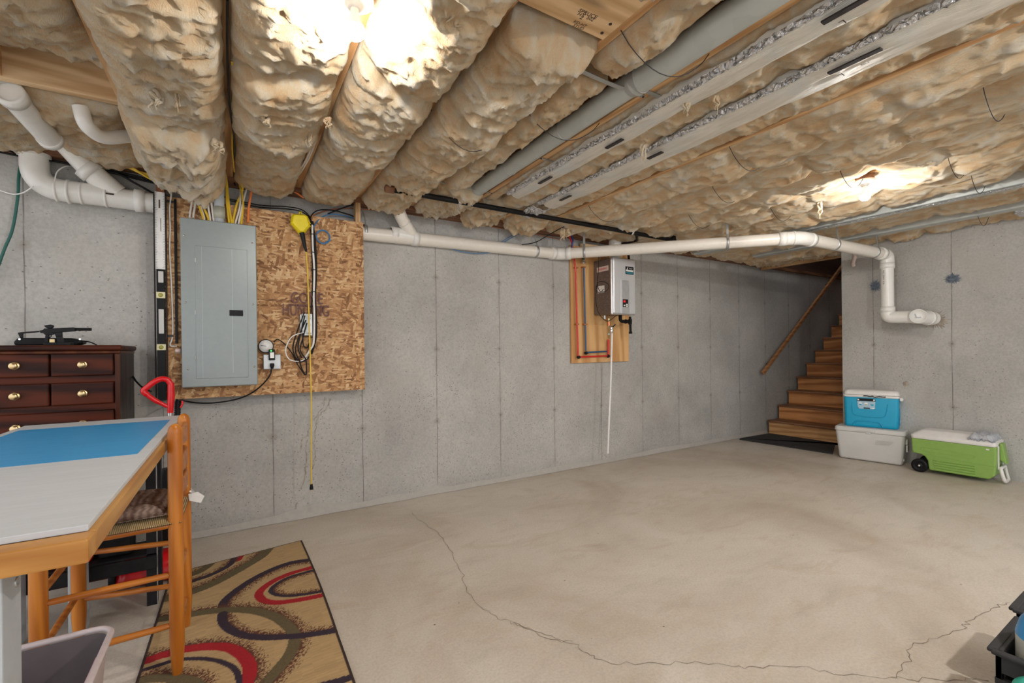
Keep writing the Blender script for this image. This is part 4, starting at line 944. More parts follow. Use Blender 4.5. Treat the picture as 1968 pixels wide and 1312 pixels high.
cable([wl(42,300,3.55), wl(36,340,3.54), wl(34,380,3.54), wl(24,440,3.54), wl(8,480,3.54), wl(-12,535,3.54)], .007, 'greenc', 'green_hose', 'dark green cable hanging down the wall at the left edge', 'hose')
cable([wl(588,418,3.56), wl(640,402,3.56), wl(700,402,3.556), wl(800,412,3.556), wl(900,428,3.556), wl(1000,445,3.556), wl(1080,460,3.556)], .004, 'copper', 'copper_line', 'thin copper line along the top of the concrete wall', 'pipe')
for q in range(2): cable([wl(962+q*6,466,3.54), wl(985+q*7,452,3.55), wl(1010+q*4,444,3.56)], .003, 'bluec', 'blue_cable', 'thin blue cable slanting above the white drain pipe, %s one' % ('left' if q == 0 else 'right'), group='thin blue cables above the drain pipe')
cable([wl(840,470,3.545), wl(862,476,3.545), wl(890,484,3.545), wl(925,487,3.545), wl(960,482,3.545)], .0035, 'bluec', 'blue_cable', 'blue cable sagging just below the white drain pipe')
cable([wl(1003,470,3.42), wl(1030,465,3.40), wl(1060,448,3.35), wl(1098,428,3.1)], .004, 'black', 'black_cable', 'black cable slanting from the drain pipe up to the gas pipe')

# ================================================================== water heater station
PY = 3.55
o = MB().hexa([Vector((p.x, PY-.0, p.z)) for p in (wl(1099,698,PY), wl(1209,694,PY), wl(1209,488,PY), wl(1096,470,PY))], [Vector((p.x, WY-.002, p.z)) for p in (wl(1099,698,PY), wl(1209,694,PY), wl(1209,488,PY), wl(1096,470,PY))])
tag(o.build('plywood_board', M['ply'], bevel=.004), 'upright plywood board behind the tankless water heater', 'board')
ob = MB().box(wl(1117,470,3.53).x, wl(1150,470,3.53).x, 3.52, 3.549, wl(1125,474,3.53).z-.012, wl(1125,474,3.53).z+.03).build('cleat', M['blockw'], bevel=.002); tag(ob, 'short pale wood cleat above the plywood board behind the drain pipe', 'board')
hx0, hx1, hz0, hz1 = 3.145, 3.465, 1.523, 2.088; HYf, HYb = 3.262, 3.549
o = root('water_heater', ((hx0+hx1)/2, 3.4, hz0), 'silver wall-hung tankless water heater with a dark side on the plywood board', 'water heater')
B('cabinet', hx0+.012, hx1-.006, HYf+.03, HYb, hz0+.01, hz1-.004, M['heaters'], o, .006)
MB().box(hx0+.002, hx1, HYf+.018, HYf+.045, hz0, hz1).build('trim_frame', M['steel'], o, .012, 4)
MB().box(hx0+.008, hx1-.006, HYf, HYf+.03, hz0+.008, hz1-.006).build('front_cover', M['heater'], o, .014, 4)
fx = lambda u: wl(u, 550, HYf).x
fz = lambda v: wl(1198, v, HYf).z
def stad(x0, x1, z0, z1, r, y, t, name, mat):
    pts = []
    for (cx_, cz_, a0) in ((x1-r, z1-r, 0), (x0+r, z1-r, 90)):
        for k in range(7): a = math.radians(a0+90*k/6); pts.append((cx_+r*math.cos(a), cz_+r*math.sin(a)))
    pts += [(x0, z0), (x1, z0)]
    return MB().prism(pts, (0, y, 0), EX, EZ, t).build(name, mat, o, .0015)
stad(fx(1192.5), fx(1210), hz0+.012, fz(535), .022, HYf+.0005, .0035, 'recess_rim', M['heater'])
stad(fx(1194.5), fx(1208.5), hz0+.012, fz(538), .018, HYf-.0028, .0022, 'recess_panel', plain('heater_recess', (.56,.57,.59), .3, .6))
B('display', fx(1196), fx(1206), HYf-.008, HYf-.003, fz(590), fz(575), M['blackm'], o, .001)
n = N('red_digits'); n.fin((.4,0,0), .4, 0, Emission_Color=(1,.03,.04,1), Emission_Strength=.35)
MB().box(fx(1197), fx(1200.5), HYf-.009, HYf-.0078, fz(581), fz(577)).build('readout', n.m, o)
for (u, v) in ((1197.3, 587), (1201.8, 585.2), (1201.8, 588.6)):
    B('button', fx(u), fx(u+2.8), HYf-.0095, HYf-.0078, fz(v+1.2), fz(v-1.6), M['labelw'], o)
B('rating_plate', fx(1196), fx(1205.5), HYf-.0042, HYf-.0028, fz(600), fz(592), M['heater'], o)
lb = B('logo_label', fx(1202.3), fx(1217.8), HYf-.0012, HYf+.0002, fz(526), fz(511), M['black'], o)
B('logo_stripe', fx(1203.3), fx(1216.8), HYf-.0018, HYf-.001, fz(520.5), fz(517.5), M['labelw'], lb); B('logo_band', fx(1203.3), fx(1216.8), HYf-.0018, HYf-.001, fz(525), fz(521), M['labelt'], lb)
MB().prism([(0,0),(.010,.0),(.022,.024),(.014,.024)], (fx(1204.2), HYf-.0012, fz(517.5)), EX, EZ, .001).build('logo_mark', M['labelw'], lb)
MB().text('Rinnai', (fx(1212.4), HYf-.0022, fz(514.6)), EX, EZ, .017, .0002).build('logo_lettering', M['labelw'], lb)
# warning label and data sheet on the side
sy = lambda t: HYf+.05+(HYb-HYf-.06)*t
B('warning_label', hx0+.0105, hx0+.012, sy(.08), sy(.82), hz1-.125, hz1-.075, M['labelp'], o)
MB().text('WARNING', (hx0+.0100, (sy(.08)+sy(.82))/2, hz1-.100), (0,-1,0), (0,0,1), .026, .0003).build('warning_lettering', M['redpex'], o)
B('data_label', hx0+.0105, hx0+.012, sy(.35), sy(.78), hz1-.335, hz1-.265, M['labelw'], o)
cable([wl(1151,488,3.30), wl(1150,520,3.30), wl(1148,545,3.29), wl(1154,560,3.27), wl(1166,558,3.26), wl(1170,548,3.26), wl(1160,541,3.27), wl(1149,543,3.29), wl(1146,558,3.30), wl(1154,562,3.28), wl(1160,555,3.27)], .003, 'black', 'heater_cord', 'thin black cord coiled on the dark side of the water heater')
cable([wl(1148,545,3.32), wl(1145,565,3.34), wl(1147,590,3.36), wl(1155,608,3.37), wl(1168,617,3.40), wl(1182,608,3.38), wl(1192,602,3.36)], .003, 'black', 'heater_cord', 'thin black cord looping under the water heater')
o = root('flue_pipe', (3.33, 3.42, hz1-.003), 'short white flue pipe rising from the water heater top', 'pipe')
MB().cyl((3.335, 3.42, hz1-.002), (3.335, 3.42, 2.44), .057, 28).build('pipe_run', M['pvc'], o); MB().lathe((3.335, 3.42, wl(1181,460,3.42).z-.05), EZ, [(.05,0),(.063,0),(.063,.055),(.05,.055)], 28).build('pipe_hub', M['pvc'], o)
# pex
yx = 3.522
def px(pts, mat, lab, name='water_line', r=.0085, grp=None):
    return cable(pts, r, mat, name, lab, 'pipe', grp, None, 12, 6) if len(pts) > 2 else tag(MB().cyl(pts[0], pts[1], r, 14).build(name, M[mat]), lab, 'pipe', grp)
rx = wl(1107, 500, yx).x
px([Vector((3.0, 3.30, 2.36)), wl(1098,448,3.45), wl(1100,470,yx), wl(1104,500,yx), wl(1106,520,yx)], 'redpex', 'red plastic water pipe dropping behind the drain to the plywood')
px([wl(1106,515,yx), wl(1111,684,yx)], 'redpex', 'long upright red water pipe on the left of the plywood board')
px([wl(1112,686,yx), wl(1168,683.5,yx)], 'redpex', 'short level red water pipe at the foot of the plywood board')
px([wl(1169,683,yx), wl(1169.5,652,yx)], 'redpex', 'short upright red water pipe below the heater valves', r=.011)
px([Vector((3.02, 3.30, 2.36)), wl(1102,445,3.44), wl(1101,462,3.50), wl(1098,480,yx)], 'bluepexb', 'bright blue water pipe dropping behind the drain pipe')
px([wl(1122,512,yx), wl(1126,674,yx)], 'bluepex', 'long upright dark blue water pipe on the plywood board')
px([wl(1128,677,yx-.004), wl(1166,675,yx-.004)], 'bluepex', 'short level dark blue water pipe at the foot of the plywood board')
px([wl(1122,440,3.50), wl(1121.5,500,3.53)], 'greenc', 'dark green pipe end behind the drain above the plywood', r=.011)
def fitting(u, v, lab, mat='copper', s=.013, y=yx):
    c = wl(u, v, y); o = MB().cyl(c-EX*s*1.3, c+EX*s*1.3, s*.85, 14).cyl(c-EZ*s*1.3, c+EZ*s*1.3, s*.85, 14).build('pipe_fitting', M[mat]); tag(o, lab, 'fitting'); return o
fitting(1112, 686, 'black elbow fitting at the foot of the red pipe', 'black'); fitting(1126.5, 678, 'black elbow fitting at the foot of the blue pipe', 'black')
fitting(1169, 684, 'black elbow fitting under the short red pipe', 'black'); fitting(1121.5, 503, 'shiny valve at the top of the dark blue pipe', 'steel', .014)
for (u, v) in ((1108, 514), (1122.5, 513), (1109.5, 623), (1125, 623)):
    c = wl(u, v, yx); ob = MB().box(c.x-.018, c.x+.018, yx-.010, PY-.001, c.z-.006, c.z+.006).build('pipe_clip', M['copper'], bevel=.002); tag(ob, '%s copper clip on the long %s pipe on the plywood' % ('upper' if v < 600 else 'lower', 'red' if u < 1115 else 'blue'), 'clip', 'copper clips on the plywood board')
o = root('service_valve', wl(1172, 655, 3.42), 'brass and steel service valves hanging below the water heater', 'valve')
p = [wl(1170,612,3.42), wl(1170,632,3.42), wl(1170,650,3.46)]
MB().tube(p, [.012,.012,.010], 14).build('brass_body', M['brass'], o); c = wl(1170,622,3.42); MB().cyl(c-EZ*.02, c+EZ*.02, .017, 14).build('copper_nut', M['copper'], o)
c = wl(1175,632,3.38); MB().lathe(c+EZ*.03, -EZ, [(0,0),(.014,.004),(.016,.02),(.013,.03),(.017,.036),(.017,.056),(.012,.07)], 16).build('valve_body', M['steel'], o); MB().bar(c+Vector((.005,-.015,.02)), c+Vector((.035,-.02,.045)), .008, .010).build('lever', M['blackm'], o)
c = wl(1162,610,3.42); MB().cyl(c-EZ*.014, c+EZ*.02, .013, 14).build('inlet_nut', M['galv'], o); c = wl(1170,641,3.44); MB().cyl(c-EZ*.012, c+EZ*.012, .014, 14).build('union', M['galv'], o)
o = MB().tube(spline([wl(1176,640,3.385), wl(1175,690,3.385), wl(1173,750,3.385), wl(1170,820,3.385), wl(1168,871,3.385)], 8), .0095, 14).build('drain_hose', M['white']); tag(o, 'thin white hose hanging from the heater valves nearly to the floor', 'hose')
o = root('gas_fitting', wl(1200, 640, 3.40), 'black iron gas pipe tee under the right side of the water heater', 'pipe')
a = wl(1192,604,3.40); b = wl(1192,617,3.40); c = wl(1211,618,3.42); d = wl(1212,606,3.42); e = wl(1212,640,3.42)
MB().tube(fillet([a, b, c], [0,.04,0], 6), .017, 16).build('elbow_run', M['gas'], o); MB().cyl(Vector((c.x,c.y,hz0+.0)), Vector((e.x,c.y,e.z)), .0125, 14).build('drip_leg', M['gas'], o)
MB().cyl(c-EZ*.028, c+EZ*.028, .019, 16).build('tee', M['gas'], o); MB().cyl(Vector((e.x,c.y,e.z-.006)), Vector((e.x,c.y,e.z+.016)), .018, 16).build('end_cap', M['gas'], o)
MB().lathe(b+(c-b)*.5, c-b, [(.017,0),(.022,0),(.022,.018),(.017,.018)], 16).build('coupling', M['gas'], o)
cx = wl(1212,480,3.45).x; ob = MB().cyl((cx, 3.47, hz1-.01), (cx, 3.49, 2.27), .013, 14).build('gas_riser', M['gas']); tag(ob, 'thin black gas riser just right of the flue above the heater', 'pipe')

# ================================================================== stairs, handrail, mat
o = root('staircase', (6.3, 2.95, 0), 'oak staircase climbing to the right behind the end of the concrete wall', 'stairs')
NS = 12; RISE = .1905; RUN = .2565; SX = 6.285
for i in range(NS):
    x = SX+i*RUN; z = RISE*(i+1)
    MB().box(x, x+.018, 2.44, 3.52, RISE*i, z-.022).build('riser', M['oaklow'] if i == 0 else M['oak'], o)
    MB().box(x-.028, x+RUN+.016, 2.43, 3.53, z-.024, z).build('tread', M['tread'], o, .008, 3)
mb = MB(); mb.prism([(0,0),(NS*RUN,0),(NS*RUN,NS*RISE-.03)], (SX+.02, 2.44, -.03), EX, EZ, .02); 
mb.prism([(.02,.03),(NS*RUN,.03),(NS*RUN,NS*RISE-.03),(.05,.03)], (SX+.02, 3.52, 0), EX, EZ, .02)
MB().box(9.38, 9.79, 2.44, 3.53, NS*RISE-.03, NS*RISE).build('landing', M['oak'], o)
o = root('handrail', wl(1466, 717, 3.49), 'reddish wooden handrail sloping up the concrete wall beside the stairs', 'handrail')
a = wl(1466, 717, 3.49); b = wl(1604, 531, 3.49)
MB().bar(a, b+(b-a)*.15, .036, .052, up=(0,0,1)).build('rail', M['rail'], o, .010, 3)
for t in (.12, .55, .95):
    c = a.lerp(b, t); MB().bar(c-EZ*.02, Vector((c.x, WY, c.z-.06)), .014, .014, up=(1,0,0)).build('bracket', M['blackm'], o)
ob = MB().prism([(p.x, p.y) for p in (fl(1600,873), fl(1606,852), Vector((6.28,2.50,0)), Vector((6.28,3.50,0)), fl(1423,843), fl(1421,845))][::1], (0,0,.001), EX, EY, .008).build('floor_mat', M['mat'])
tag(ob, 'dark grey rubber mat on the floor at the foot of the stairs', 'mat')
# small white thing on the upper stair
# ================================================================== coolers
def rbox(mb, o_, ex, ey, w0, d0, w1, d1, z0, z1, r, nseg=5, rings=None):
    """tapered rounded box; rings = list of (t, inset)"""
    rings = rings or [(0, .02), (.03, .004), (.08, 0), (.95, 0), (1, .003)]
    vs = []; n_ = 4*(nseg+1)
    for t, ins in rings:
        w = w0+(w1-w0)*t-2*ins; d = d0+(d1-d0)*t-2*ins; z = z0+(z1-z0)*t; rr = max(.004, r-ins)
        for (sx, sy_, a0) in ((1,1,0), (-1,1,90), (-1,-1,180), (1,-1,270)):
            for k in range(nseg+1):
                a = math.radians(a0+90*k/nseg); vs.append(o_+ex*(sx*(w/2-rr)+rr*math.cos(a))+ey*(sy_*(d/2-rr)+rr*math.sin(a))+EZ*z)
    fs = [tuple(range(n_))[::-1], tuple(range((len(rings)-1)*n_, len(rings)*n_))]
    for j in range(len(rings)-1): fs += [(j*n_+k, j*n_+(k+1) % n_, (j+1)*n_+(k+1) % n_, (j+1)*n_+k) for k in range(n_)]
    b = len(mb.v); mb.v += vs
    for i, f in enumerate(fs): mb.f.append([b+q for q in f]); mb.sm.append(i > 1); mb.mi.append(mb.cur)
    return mb
def frame(p0, p1):    # local frame of a cooler from two floor points of its front edge; ex along the front (to the viewer's right), ey into the room's wall
    ex = (p1-p0); L = ex.length; ex.normalize(); ey = EZ.cross(ex)*1.0
    if ey.x < 0: ey = -ey
    return ex, ey, L
# white cooler
f0 = fl(1611, 878)*.992; f1 = fl(1733, 895)*.992; ex, ey, L = frame(f0, f1)
D = .225; c = (f0+f1)/2+ey*(D/2+.01); c.z = 0
o = root('cooler', c, 'large plain white cooler on the floor under the blue one', 'cooler')
W0 = L; W1 = L+.055; Hc = .345
zt_ = .345
MBo = rbox(MB(), c, ex, ey, W0, D-.02, W1, D+.02, .004, .30, .035); MBo.build('body', M['cooler_w'], o)
rbox(MB(), c, ex, ey, W1+.012, D+.03, W1+.006, D+.024, .300, .345, .036, rings=[(0,0),(.1,-.001),(.75,0),(.93,.004),(1,.012)]).build('lid', M['cooler_w'], o)
fr = c-ey*(D/2+.0105)
MB().obox(fr-ey*.008+EZ*.318+ex*-.02, ex, EZ, ey, .075, .008, .004).build('lid_lip', M['cooler_w'], o, .003)
MB().obox(fr-ey*.003+EZ*.298-ex*.0, ex, EZ, ey, .020, .010, .004).build('latch', M['cooler_w'], o, .003)
for q in range(4): MB().tube([fr-ey*.0005+EZ*(.232-.012*q)+ex*(.06-.002*q), fr-ey*.0005+EZ*(.232-.012*q)+ex*(.20-.01*q)], .0018, 6).build('embossed_line', M['cooler_w'], o)
sd = c+ex*(W1/2-.002)
MB().obox(sd+EZ*.235-ey*.03, ey, EZ, ex, .022, .026, .010).build('hinge_clip', M['lid'], o, .003)
MB().obox(sd+EZ*.17-ey*.03+ex*.004, ey, EZ, ex, .018, .035, .008).build('handle', M['lid'], o, .006, 3); MB().obox(sd+EZ*.17-ey*.03+ex*.009, ey, EZ, ex, .009, .022, .006).build('handle_slot', M['crate'], o, .003)
p = c+ex*(W0/2+.002)+EZ*.055-ey*.05; MB().lathe(p, ex, [(.016,0),(.014,.008),(0,.008)], 16).build('drain_plug', M['lid'], o)
# blue cooler on it
zb0 = .346
g0 = fl(1623, 817, zb0); g1 = fl(1727, 826, zb0); ex, ey, L = frame(g0, g1)
D = .21; c = (g0+g1)/2+ey*(D/2); c.z = 0; H = .385
o = root('cooler', Vector((c.x, c.y, zb0)), 'bright blue cooler with white lid stacked on the white cooler', 'cooler')
rbox(MB(), c, ex, ey, L-.004, D, L+.01, D+.01, zb0, zb0+H-.075, .03, rings=[(0,.008),(.03,.0),(.10,0),(.95,0),(1,.002)]).build('body', M['cooler_b'], o)
rbox(MB(), c, ex, ey, L+.018, D+.018, L+.020, D+.020, zb0+H-.076, zb0+H-.052, .034, rings=[(0,.004),(.2,0),(.9,0),(1,.002)]).build('rim', M['lid'], o)
rbox(MB(), c, ex, ey, L+.018, D+.018, L-.004, D-.004, zb0+H-.050, zb0+H, .036, rings=[(0,.002),(.15,0),(.6,.001),(.85,.010),(1,.03)]).build('lid', M['lid'], o)
fr = c-ey*(D/2+.004)
# moulded swoosh, foot arch
def trace(pts, r, name, mat): return MB().tube(spline([fr+ex*a+EZ*(zb0+b)-ey*.001 for a, b in pts], 6), r, 8).build(name, M[mat], o)
trace([(-.155,.25),(-.15,.16),(-.13,.125),(-.08,.112),(.02,.108),(.10,.115),(.125,.15),(.14,.25)], .0035, 'moulded_line', 'cooler_b')
trace([(-.145,.012),(-.125,.05),(-.10,.06),(.04,.062),(.075,.05),(.10,.012)], .006, 'foot_arch', 'cooler_b')
lc = fr+ex*(-.035)+EZ*(zb0+.235)-ey*.0035; lx = ex
lab = MB().prism([(-.075,.05),(-.068,.062),(.068,.062),(.078,.048),(.072,-.03),(.06,-.045),(-.055,-.045),(-.068,-.025)][::-1], lc, lx, EZ, .0015).build('label', M['label'], o)
MB().prism([(-.076,.036),(-.074,.056),(-.066,.064),(.066,.064),(.077,.054),(.079,.036)][::-1], lc-ey*.001, lx, EZ, .0015).build('label_header', M['black'], lab)
mb = MB(); mb.text('Island Breeze 28', lc-ey*.0022+EZ*.049+ex*.004, lx, EZ, .016, .0002); mb.build('header_lettering', M['labelw'], lab)
for a in (-.064, .066): MB().cyl(lc-ey*.0018+ex*a+EZ*.05, lc-ey*.0026+ex*a+EZ*.05, .008, 16).build('header_dot', M['labelw'], lab)
for q, a in enumerate((-.048, .0, .05)):
    p = lc+ex*a+EZ*.006; MB().cyl(p-ey*.0014, p-ey*.0022, .0165, 20).build('label_disc', M['labelw'] if q != 2 else M['label'], lab)
    MB().prism([(.0145*math.cos(t), .0145*math.sin(t)) for t in [math.pi+i*math.pi/12 for i in range(13)]][::-1], p-ey*.0021, lx, EZ, .0008).build('disc_picture', M['cooler_b'] if q != 1 else M['jug'], lab)
MB().obox(lc-ey*.0018-EZ*.036+ex*.006, ex, EZ, ey, .026, .006, .0008).build('label_bar', M['black'], lab); MB().obox(lc-ey*.0018-EZ*.034+ex*.058, ex, EZ, ey, .013, .006, .0008).build('label_tab', M['labelw'], lab)
sd = c+ex*(L/2+.006)
MB().obox(sd+EZ*(zb0+H-.085)+ex*.014-ey*.03, ey, EZ, ex, .045, .018, .014).build('handle', M['lid'], o, .010, 3)
MB().obox(sd+EZ*(zb0+.12)-ex*.002, ey, EZ, ex, .05, .085, .002).build('side_panel', M['cooler_b'], o, .008)
MB().cyl(sd+EZ*(zb0+.07)-ey*.02, sd+EZ*(zb0+.07)-ey*.02+ex*.004, .016, 18).build('side_sticker', M['label'], o)
# gaskets/hoses lying on the blue lid front: a dark strap
pts = [fr-ey*.016+ex*a+EZ*(zb0+b) for a, b in ((-.055,.326),(-.03,.328),(0,.322),(.02,.327),(.04,.318),(.07,.325),(.11,.323),(.125,.326))]
tag(MB().tube(spline(pts, 5), [.003+.003*abs(math.sin(i*1.3)) for i in range(36)], 8).build('bungee_strap', M['crate']), 'dark twisted strap lying along the front of the blue cooler lid', 'strap')
# green wheeled cooler
f0 = Vector((5.472, 1.708, 0)); f1 = Vector((5.492, 1.175, 0)); ex, ey, L = frame(f0, f1)
D = .28; c = (f0+f1)/2+ey*(D/2+.002); c.z = 0; c -= ex*.0; H = .40
o = root('wheeled_cooler', c, 'lime green wheeled cooler with white lid and white pull handle by the wall', 'cooler')
mb = MB(); w2 = L/2
out = [(-w2+.115,.035),(w2-.03,.035),(w2+.005,.07),(w2+.012,.16),(w2+.016,.315),(-w2-.012,.315),(-w2-.006,.19),(-w2+.01,.175),(-w2+.05,.172),(-w2+.085,.155),(-w2+.105,.12),(-w2+.11,.07)]
mb.prism([(a, b) for a, b in out], c-ey*(D/2), ex, EZ, .01); 
yv = 1 if ex.cross(EZ).dot(ey) > 0 else -1
mb = MB(); mb.prism(out if yv > 0 else out, c-ey*(D/2)*1.0 if yv > 0 else c+ey*(D/2), ex, EZ, D); mb.build('body', M['cooler_g'], o, .012, 4)
fr = c-ey*(D/2)
for q in range(5):
    x0_ = -w2+.145+.004*q; MB().tube([fr+ex*x0_+EZ*(.135-.022*q), fr+ex*(w2-.115)+EZ*(.135-.022*q)], .0075, 10).build('rib', M['cooler_g'], o)
def ftr(pts, r, name): return MB().tube(spline([fr+ex*a+EZ*b for a, b in pts], 6), r, 6).build(name, M['cooler_g'], o)
MB().tube(spline([fr+ex*a+EZ*b for a, b in ((-w2+.07,.238),(-w2+.06,.222),(-w2+.075,.205),(0,.198),(w2-.14,.190),(w2-.115,.205),(w2-.13,.224),(0,.232),(-w2+.075,.239))], 6), .0014, 6).build('emblem_outline', M['cooler_g'], o)
MB().text('COOL 40', fr+ex*.10+EZ*.214, ex, EZ, .026, .0016).build('embossed_lettering', M['cooler_g'], o)
MB().tube([fr+ex*(-w2-.008)+EZ*.182, fr+ex*(w2+.012)+EZ*.150], .0025, 6).build('seam_line', M['cooler_g'], o)
rbox(MB(), c, ex, ey, L+.030, D+.012, L+.036, D+.018, .314, .352, .03, rings=[(0,.003),(.15,0),(.9,0),(1,.002)]).build('lid_rim', M['lid'], o)
rbox(MB(), c, ex, ey, L+.034, D+.016, L-.10, D-.10, .352, .398, .04, rings=[(0,.0),(.2,.0),(.8,0),(.93,.004),(1,.02)]).build('lid', M['lid'], o)
MB().obox(c-ex*(w2-.03)+EZ*.360, ey, ex, EZ, .05, .018, .005).build('lid_hollow', M['cooler_w'], o, .004)
wx = -w2+.045
for s in (0, 1):
    p = fr+ex*wx+EZ*.062 if s == 0 else c+ey*(D/2)+ex*wx+EZ*.062
    wd = -ey if s == 0 else ey
    wh = MB().lathe(p-wd*.035, wd, [(0,0),(.060,0),(.062,.006),(.062,.030),(.058,.036),(.040,.037),(.034,.033),(.014,.033),(.012,.037),(0,.037)], 30).build('wheel', M['black'], o)
    MB().lathe(p+wd*.002, wd, [(.008,0),(.007,.004),(0,.005)], 14).build('wheel_cap', M['lid'], wh)
he = c+ex*(w2+.018)
for s in (-1, 1): MB().obox(he+ey*s*.075+EZ*.22-ex*.0, ey, EZ, ex, .006, .10, .005).build('handle_rail', M['lid'], o, .002)
a0 = he+ex*.012+EZ*.078
MB().tube(fillet([a0+ey*.085+EZ*.055, a0+ey*.085-EZ*.055+ex*.025, a0-ey*.085-EZ*.055+ex*.025, a0-ey*.085+EZ*.055, a0+ey*.085+EZ*.055, a0+ey*.085], .035, 6)[7:-1], .013, 12, closed=True).build('pull_handle', M['lid'], o)
MB().hexa([he-ey*.05+EZ*.20, he+ey*.05+EZ*.20, he+ey*.05+ex*.045+EZ*.165, he-ey*.05+ex*.045+EZ*.165][::-1], [he-ey*.05+EZ*.34, he+ey*.05+EZ*.34, he+ey*.05+ex*.02+EZ*.34, he-ey*.05+ex*.02+EZ*.34][::-1]).build('side_grip', M['cooler_g'], o, .006)
MB().obox(fr+ex*(w2-.035)+EZ*.290-ey*.001, ex, EZ, ey, .010, .006, .003).build('lid_latch', M['lid'], o, .002)
# clear plastic bag on the lid
n = N('clear_plastic'); g = n.noise(20, 5, .7, dist=1.5); n.bump(g, .9, .02)
pm = n.fin((.82,.86,.92), .12, 0, Transmission_Weight=.55, IOR=1.15)
mb = MB(); K = 22; bc = c+ex*(w2-.075)-ey*.02+EZ*.372; vs = []
for j in range(K+1):
    for i in range(K+1):
        a = -1+2*i/K; b = -1+2*j/K; r_ = max(abs(a), abs(b))
        vs.append(bc+ex*a*.085+ey*b*.14+EZ*(.022*(1-r_**3)+.02*noise.fractal(Vector((a*3, b*3, 9)), .8, 2, 3)+(.018 if r_ < .9 else 0)))
nb = len(vs); vs += [Vector((p.x, p.y, min(p.z, .35+.03)-.01)) for p in vs]
fs = [(j*(K+1)+i, j*(K+1)+i+1, (j+1)*(K+1)+i+1, (j+1)*(K+1)+i) for j in range(K) for i in range(K)]
fs += [tuple(nb+q for q in f)[::-1] for f in fs]
mb.add(vs, fs, True); tag(mb.build('plastic_bag', pm), 'crumpled clear plastic bag resting on the end of the green cooler lid', 'bag')

# ================================================================== dresser with the toy rifle
DY = 3.15
def dz(v, u=155, y=DY): return wl(u, v, y).z
dx1 = wl(230.6, 720, DY).x; dx0 = dx1-.60; ztop = dz(663, 200)
xr, xm, xl = wl(218.8, 720, DY).x, wl(97.3, 720, DY).x, None
xl = xm-(xr-xm)
dx0 = xl-.03
o = root('dresser', ((dx0+dx1)/2, 3.3, 0), 'dark mahogany dresser with round brass knobs against the wall at the left edge', 'dresser')
B('carcass', dx0, dx1-.012, DY+.012, 3.545, .06, ztop-.03, M['mahog'], o)
B('side_panel', dx1-.012, dx1, DY+.018, 3.548, .06, ztop-.03, M['mahogs'], o)
MB().box(dx0-.02, dx1+.012, DY-.022, 3.555, ztop-.028, ztop).build('top', M['mahog'], o, .010, 4)
MB().box(dx0-.01, dx1+.004, DY-.010, 3.55, ztop-.045, ztop-.028).build('top_moulding', M['mahogr'], o, .006, 3)
B('stile', xr+.003, dx1, DY, DY+.02, .06, ztop-.045, M['mahogr'], o, .002); B('stile', dx0, xl-.003, DY, DY+.02, .06, ztop-.045, M['mahogr'], o, .002)
rows = [(dz(679,160), dz(722,160)), (dz(734,160), dz(777,160))]
h = rows[0][0]-rows[0][1]; gap = rows[0][1]-rows[1][0]
zz = rows[1][1]-gap
while zz-h*1.15 > .12: rows.append((zz, zz-h*1.15)); zz = zz-h*1.15-gap
for i, (za, zbm) in enumerate(rows):
    wide = i > 1
    spans = [(xl, xm-.003), (xm+.003, xr)] if not wide else [(xl, xr)]
    for (a, b) in spans:
        d_ = MB().box(a, b, DY-.014, DY+.014, zbm, za).build('drawer', M['mahog'], o, .008, 4)
        for kx in ([(a+b)/2] if not wide else [a+(b-a)*.25, a+(b-a)*.75]):
            MB().lathe((kx, DY-.014, (za+zbm)/2), -EY, [(.019,0),(.0195,.002),(.016,.004),(.007,.006),(.007,.014),(.014,.018),(.0165,.022),(.015,.026),(.006,.028),(0,.028)], 24).build('knob', M['brass'], d_)
    B('drawer_rail', dx0+.01, dx1-.02, DY+.002, DY+.02, zbm-gap, zbm, M['mahogr'] if i > 1 else M['mahog'], o)
B('plinth', dx0+.01, dx1-.01, DY+.02, 3.54, 0, .062, M['mahog'], o)
GY = 3.22
def gp(u, v, y=GY): return wl(u, v, y)
def gun_poly(pts, y, t, name, mat, par, bev=.0015):
    p0 = [gp(x/9.84, 610+yy/9.84, y) for x, yy in pts]
    mb = MB(); n_ = len(p0); mb.add(p0+[p+EY*t for p in p0], [tuple(range(n_)), tuple(range(n_, 2*n_))[::-1]]+[(i, n_+i, n_+(i+1) % n_, (i+1) % n_) for i in range(n_)])
    return mb.build(name, M[mat], par, bev)
o = root('toy_rifle', gp(105, 657), 'black toy rifle standing upright on the dresser top, pointing right', 'toy rifle')
gun_poly([(960,205),(1390,185),(1415,215),(1415,255),(1160,275),(960,290)], GY, .03, 'handguard', 'black', o)
gun_poly([(740,245),(810,235),(830,205),(1000,200),(1160,215),(1160,275),(1165,350),(1045,350),(1030,310),(940,330),(850,330),(820,300),(760,290)], GY+.004, .022, 'receiver', 'blackm', o)
gun_poly([(1050,350),(1165,350),(1205,480),(1180,500),(1095,495)], GY+.006, .02, 'magazine', 'black', o)
gun_poly([(855,330),(920,330),(905,470),(840,470)], GY+.006, .02, 'grip', 'black', o)
gun_poly([(330,285),(400,275),(730,250),(730,275),(440,300),(425,300),(425,380),(375,385)], GY+.008, .016, 'stock', 'black', o)
gun_poly([(830,150),(950,130),(1000,145),(1000,175),(970,200),(880,200),(850,180)], GY+.004, .022, 'sight', 'black', o)
MB().cyl(gp(143, 632.5, GY+.015), gp(176, 632.7, GY+.015), .0075, 16).build('barrel', M['black'], o); MB().cyl(gp(141, 633, GY+.015), gp(150, 633, GY+.015), .005, 12).build('barrel_neck', M['black'], o)
MB().tube([gp(94.5+4*math.cos(a)*1.0, 645+3.4*math.sin(a), GY+.015) for a in [i*2*math.pi/14 for i in range(14)]], .0022, 6, closed=True).build('trigger_guard', M['black'], o)
zg = gp(105, 657).z
